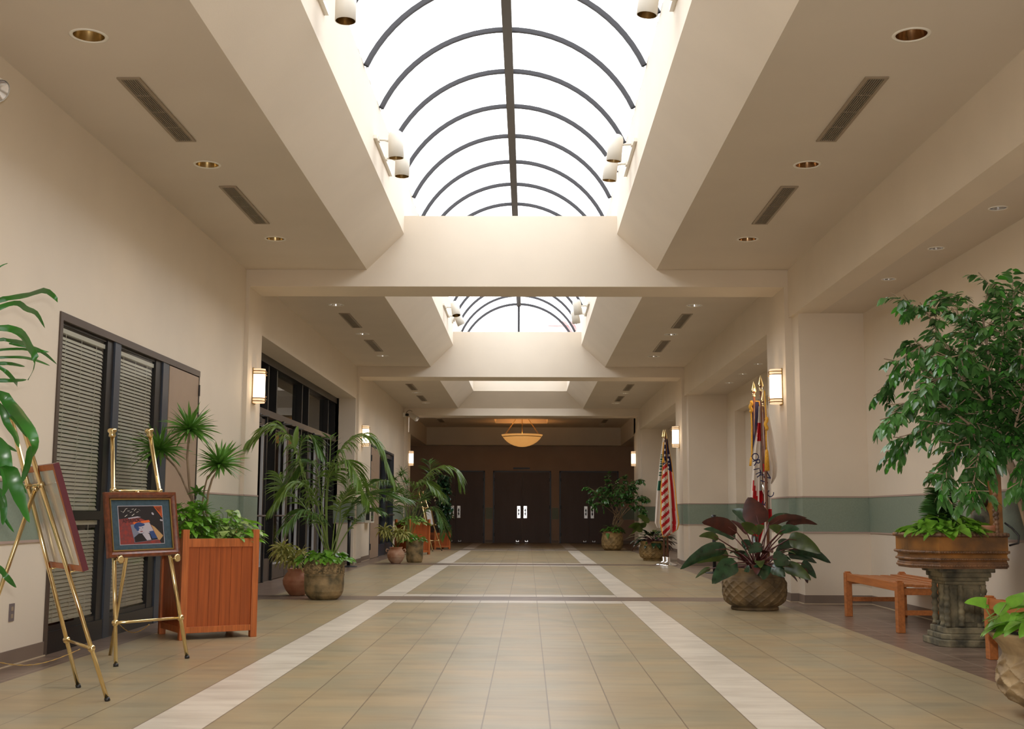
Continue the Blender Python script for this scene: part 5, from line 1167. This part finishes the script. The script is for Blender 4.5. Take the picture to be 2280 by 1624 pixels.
def spear(t, p, s=1):
    a = MB(); a.tube([p+V((0,0,-.06*s)), p, p+V((0,0,.02*s)), p+V((0,0,.03*s)), p+V((0,0,.045*s))], [.016*s,.016*s,.026*s,.012*s,.024*s], 12)
    z = [(.05,.012), (.075,.036), (.09,.030), (.16,.014), (.205,.001)]
    a.grid([[p+V((r*s*math.cos(q), r*s*.35*math.sin(q), zz*s)) for q in [2*PI*k/12 for k in range(13)]] for zz, r in z]); a.build('spear_finial', M['brass'], t, world=True)
def cord(t, pts, r=.009, tassel=.10, name='gold_cord'):
    a = MB(); a.tube(pts, r, 6); o = a.build(name, M['fringe'], t, world=True)
    a = MB(); p = V(pts[-1]); a.tube([p+V((0,0,.02)), p, p-V((0,0,.03)), p-V((0,0,tassel))], [.012,.02,.022,.032], 10); a.build('tassel', M['fringe'], t, world=True); return o
def stand(t, x, y, mat='chrome', r=.17):
    a = MB(); a.lathe([(.001,0), (r,0), (r,.014), (r*.85,.03), (r*.4,.06), (.05,.085), (.045,.17), (.034,.175), (.001,.175)], 32, (x-t.location.x, y-t.location.y, 0)); a.build('base', M[mat], t)
# near group, behind the burgundy-leaved plant
def near_flag(label, px_top, y_top, px_bot, rows, mats, cfn, Yf, amp, folds, phase=0):
    b_ = at(px_bot, 1232, Yf); b_.z = 0; tp = at(px_top, y_top, Yf); t = thing('flag', label, 'flag', b_)
    stand(t, b_.x, b_.y, 'brassdull', .15); a = MB(); a.tube([b_+V((0,0,.15)), lerp(b_, tp, .5), tp-V((0,0,.13))], .017, 12); a.build('pole', M['polewood'], t, world=True)
    spear(t, tp-V((0,0,.205)), 1.0)
    if rows: drape(t, rows, mats, cfn, Yf, amp, folds, phase=phase)
    return t, b_, tp
def navy(x, y, u, v): return 1 if (v < .04 or u < .07 or u > .92) else 0
tA, bA, pA = near_flag('navy flag with gold fringe on the left pole behind the burgundy-leaved plant', 1678, 849, 1688, [(893,1670,1691), (905,1672,1693), (960,1674,1690), (985,1675,1686), (1050,1673,1685)], ['flagblue','fringe'], navy, 15.15, .035, 1.5)
cord(tA, [at(1674,893,15.07), at(1672,910,15.05), at(1674,950,15.05), at(1674,1010,15.05), at(1673,1022,15.05)], .012, .09)
a = MB(); P = [at(1672+1.6*math.sin(k*1.3), 895+k*3, 15.02) for k in range(9)]; a.tube(P, .022, 7); a.build('cord_knot', M['fringe'], tA, world=True)
def cal(x, y, u, v):
    if y > 1070 and x > 1676+(1150-y)*.0 and x < 1676+(y-1070)*.22+2: return 1
    if 945 < y < 985 and 1686 < x: return 1
    if y > 1095 and x > 1690: return 1
    return 0
tB, bB, pB = near_flag('white flag with red patches and dark letters on the right near pole', 1693, 836, 1706, [(905,1689,1694), (930,1688,1695), (960,1685,1696), (1000,1677,1698), (1060,1671,1700), (1110,1667,1702), (1180,1664,1700), (1215,1668,1690)], ['flagwhite','flagred'], cal, 14.9, .05, 2.5)
def cal2(x, y, u, v): return 1 if (y < 1052 and x < 1700+(1056-y)*.6+4) or (1130 < y < 1165 and x > 1708) else 0
drape(tB, [(1033,1698,1712), (1045,1699,1716), (1075,1700,1716), (1110,1701,1717), (1150,1702,1719), (1215,1701,1718), (1228,1704,1712)], ['flagwhite','flagred'], cal2, 14.82, .05, 1.6, phase=1)
def word(t, ch, x, y, Y, ang, size, mat='flagblue'):
    p = at(x, y, Y); ex = CR*math.cos(ang)+CU*math.sin(ang); ey = -CR*math.sin(ang)+CU*math.cos(ang); return letters(ch, t, M[mat], p, ex, ey, size, 'flag_letter')
for ch, x, y, ang, sz in (('O',1681,1018,-1.2,.13), ('R',1684,1030,-1.3,.13), ('I',1684,1045,-1.35,.11), ('T',1688,1054,-1.1,.11), ('Y',1691,1059,-.9,.13)): word(tB, ch, x, y, 14.76, ang, sz)
for ch, x, y, ang, sz in (('W',1708,1067,.9,.14), ('C',1716,1101,1.2,.12), ('F',1704,1123,1.2,.12)): word(tB, ch, x, y, 14.72, ang, sz)
a = MB(); a.tube([at(1700,1078,14.87), at(1700.5,1090,14.87), at(1701,1101,14.87)], [.032,.030,.024], 14); a.build('chrome_sleeve', M['chrome'], tB, world=True)
tC, bC, pC = near_flag('pale hanging flag with a gold tassel nearest the right pier', 1699, 870, 1712, [(868,1697,1701), (905,1698,1708), (950,1699,1717), (1000,1700,1727), (1040,1712,1731), (1062,1713,1729), (1078,1714,1719)], ['flagwhite'], lambda *q: 0, 14.72, .05, 1.6)
cord(tC, [at(1702,870,14.64), at(1704,900,14.64), at(1706,935,14.64), at(1706,975,14.64), at(1707,1005,14.64)], .009, .24)
a = MB(); P = [at(1706+1.8*math.sin(k*1.3), 930+k*4, 14.62) for k in range(8)]; a.tube(P, .022, 7); a.build('cord_knot', M['fringe'], tC, world=True)
# far group
def far_flag(label, px_top, y_top, px_bot, rows, mats, cfn, Yf, amp, folds, phase=0, mat='chrome'):
    b_ = at(px_bot, 1253, Yf); b_.z = 0; tp = at(px_top, y_top, Yf); t = thing('flag', label, 'flag', b_)
    stand(t, b_.x, b_.y, mat, .20); a = MB(); a.tube([b_+V((0,0,.15)), lerp(b_, tp, .5), tp-V((0,0,.15))], .022, 12); a.build('pole', M['polewood'], t, world=True)
    spear(t, tp-V((0,0,.27)), 1.3); drape(t, rows, mats, cfn, Yf-.10, amp, folds, phase=phase, nu=44, nv=110); return t
far_flag('white flag with green print half hidden behind the striped flag', 1477, 956, 1479, [(975,1476,1481), (1000,1472,1480), (1040,1467,1480), (1090,1462,1479), (1140,1459,1478), (1165,1458,1478), (1176,1463,1474)], ['flagwhite','flaggreen'],
         lambda x, y, u, v: 1 if (1012 < y < 1060 and u < .62 and int(y/2.6) % 2 and u > .12) or (1072 < y < 1092 and u < .55 and u > .1) else 0, 25.0, .05, 2.0, 0, 'chrome')
def stars(x, y, u, v):
    if u < .045 or u > .965 or v > .965: return 3
    if abs(x-(1483+(y-980)*.045)) < .7 and y < 1130: return 3
    if x > 1484+(y-980)*.04:
        if y < 1048+(x-1490)*.5: return 2 if not (int(x/3.2+.5*(int(y/9) % 2)) % 3 == 0 and int(y/4.6) % 2 == 0 and y > 1010) else 0
        q = (x-1490-(y-1050)*.035-3*math.sin((y-1050)/60))/(5.2+(y-1050)*.022); return 1 if int(math.floor(q)) % 2 == 0 else 0
    if y < 1030+(1484-x)*.9: return 2 if not (int(y/4.5) % 3 == 0 and int(x/3) % 2) else 0
    q = (y+(x-1470)*.9-1036)/9.0; return 1 if int(math.floor(q)) % 2 == 1 else 0
tU = far_flag('striped stars flag with gold fringe on a shiny stand before the second right pier', 1481, 956, 1487, [(978,1480,1487), (1000,1478,1490), (1030,1475,1496), (1060,1473,1500), (1095,1470,1505), (1130,1471,1508), (1165,1469,1513), (1180,1472,1509), (1190,1474,1494), (1197,1476,1482)],
     ['flagwhite','flagred','flagblue','fringe'], stars, 24.78, .06, 2.5, 0, 'chrome')
cord(tU, [at(1477,985,24.55), at(1476,1010,24.55), at(1477,1022,24.55)], .012, .08)
# ------------------------------------------------------------------ lights, sky, camera
w = bpy.data.worlds.new('overcast_sky'); scene.world = w; w.use_nodes = True
bg = w.node_tree.nodes['Background']; bg.inputs[0].default_value = (.965, .975, 1.0, 1); bg.inputs[1].default_value = SKY
for (y0, y1) in ((-4, 4.7), (4.7, 14.7), (14.7, 28.6), (28.9, 35.06)):
    ld = bpy.data.lights.new('skylight_portal', 'AREA'); ld.shape = 'RECTANGLE'; ld.size = 2.7; ld.size_y = y1-y0; ld.cycles.is_portal = True
    lo = bpy.data.objects.new('skylight_portal', ld); COL.objects.link(lo); lo.location = (-.225, (y0+y1)/2, 5.27)
def point(name, loc, power, color, size=.05, typ='POINT', rot=None, spot=None, blend=.5):
    ld = bpy.data.lights.new(name, typ); ld.energy = power; ld.color = color; ld.shadow_soft_size = size
    if typ == 'SPOT': ld.spot_size = spot; ld.spot_blend = blend
    lo = bpy.data.objects.new(name, ld); COL.objects.link(lo); lo.location = loc
    if rot: lo.rotation_euler = rot
    return lo
for (x, y, z) in SCONCE_LAMPS: point('sconce_lamp', (x, y, z), P_SCONCE, (1, .68, .38), .05)
for (x, y, z, p) in DOWN_LAMPS: point('downlight_lamp', (x, y, z), p, (1, .72, .42), .03, 'SPOT', (0,0,0), R_(100), .8)
point('pendant_lamp', (-.187, 39.5, 3.62), P_PEND, (1, .55, .2), .12)
point('camera_flash', (CR*.02+V((0,0,H+.12))), P_FLASH, (1, .97, .93), .018, 'SPOT', (PI/2+PITCH*.8, 0, YAW), R_(85), .25)
cd = bpy.data.cameras.new('camera'); co = bpy.data.objects.new('camera', cd); COL.objects.link(co); scene.camera = co
cd.sensor_width = 36; cd.sensor_fit = 'HORIZONTAL'; cd.lens = FPX*36/2280; cd.clip_start = .05; cd.clip_end = 300
mw = Matrix((( CR.x, CU.x, -CF.x, 0), (CR.y, CU.y, -CF.y, 0), (CR.z, CU.z, -CF.z, H), (0,0,0,1)))
co.matrix_world = mw
vs = scene.view_settings; vs.view_transform = 'Standard'; vs.look = 'None'; vs.gamma = 1; vs.use_curve_mapping = False; vs.exposure = EXPO
scene.cycles.max_bounces = 9; scene.cycles.diffuse_bounces = 6; scene.cycles.glossy_bounces = 4; scene.cycles.transparent_max_bounces = 12
scene.cycles.sample_clamp_indirect = 6; scene.cycles.caustics_reflective = False; scene.cycles.caustics_refractive = False
scene.cycles.use_denoising = True
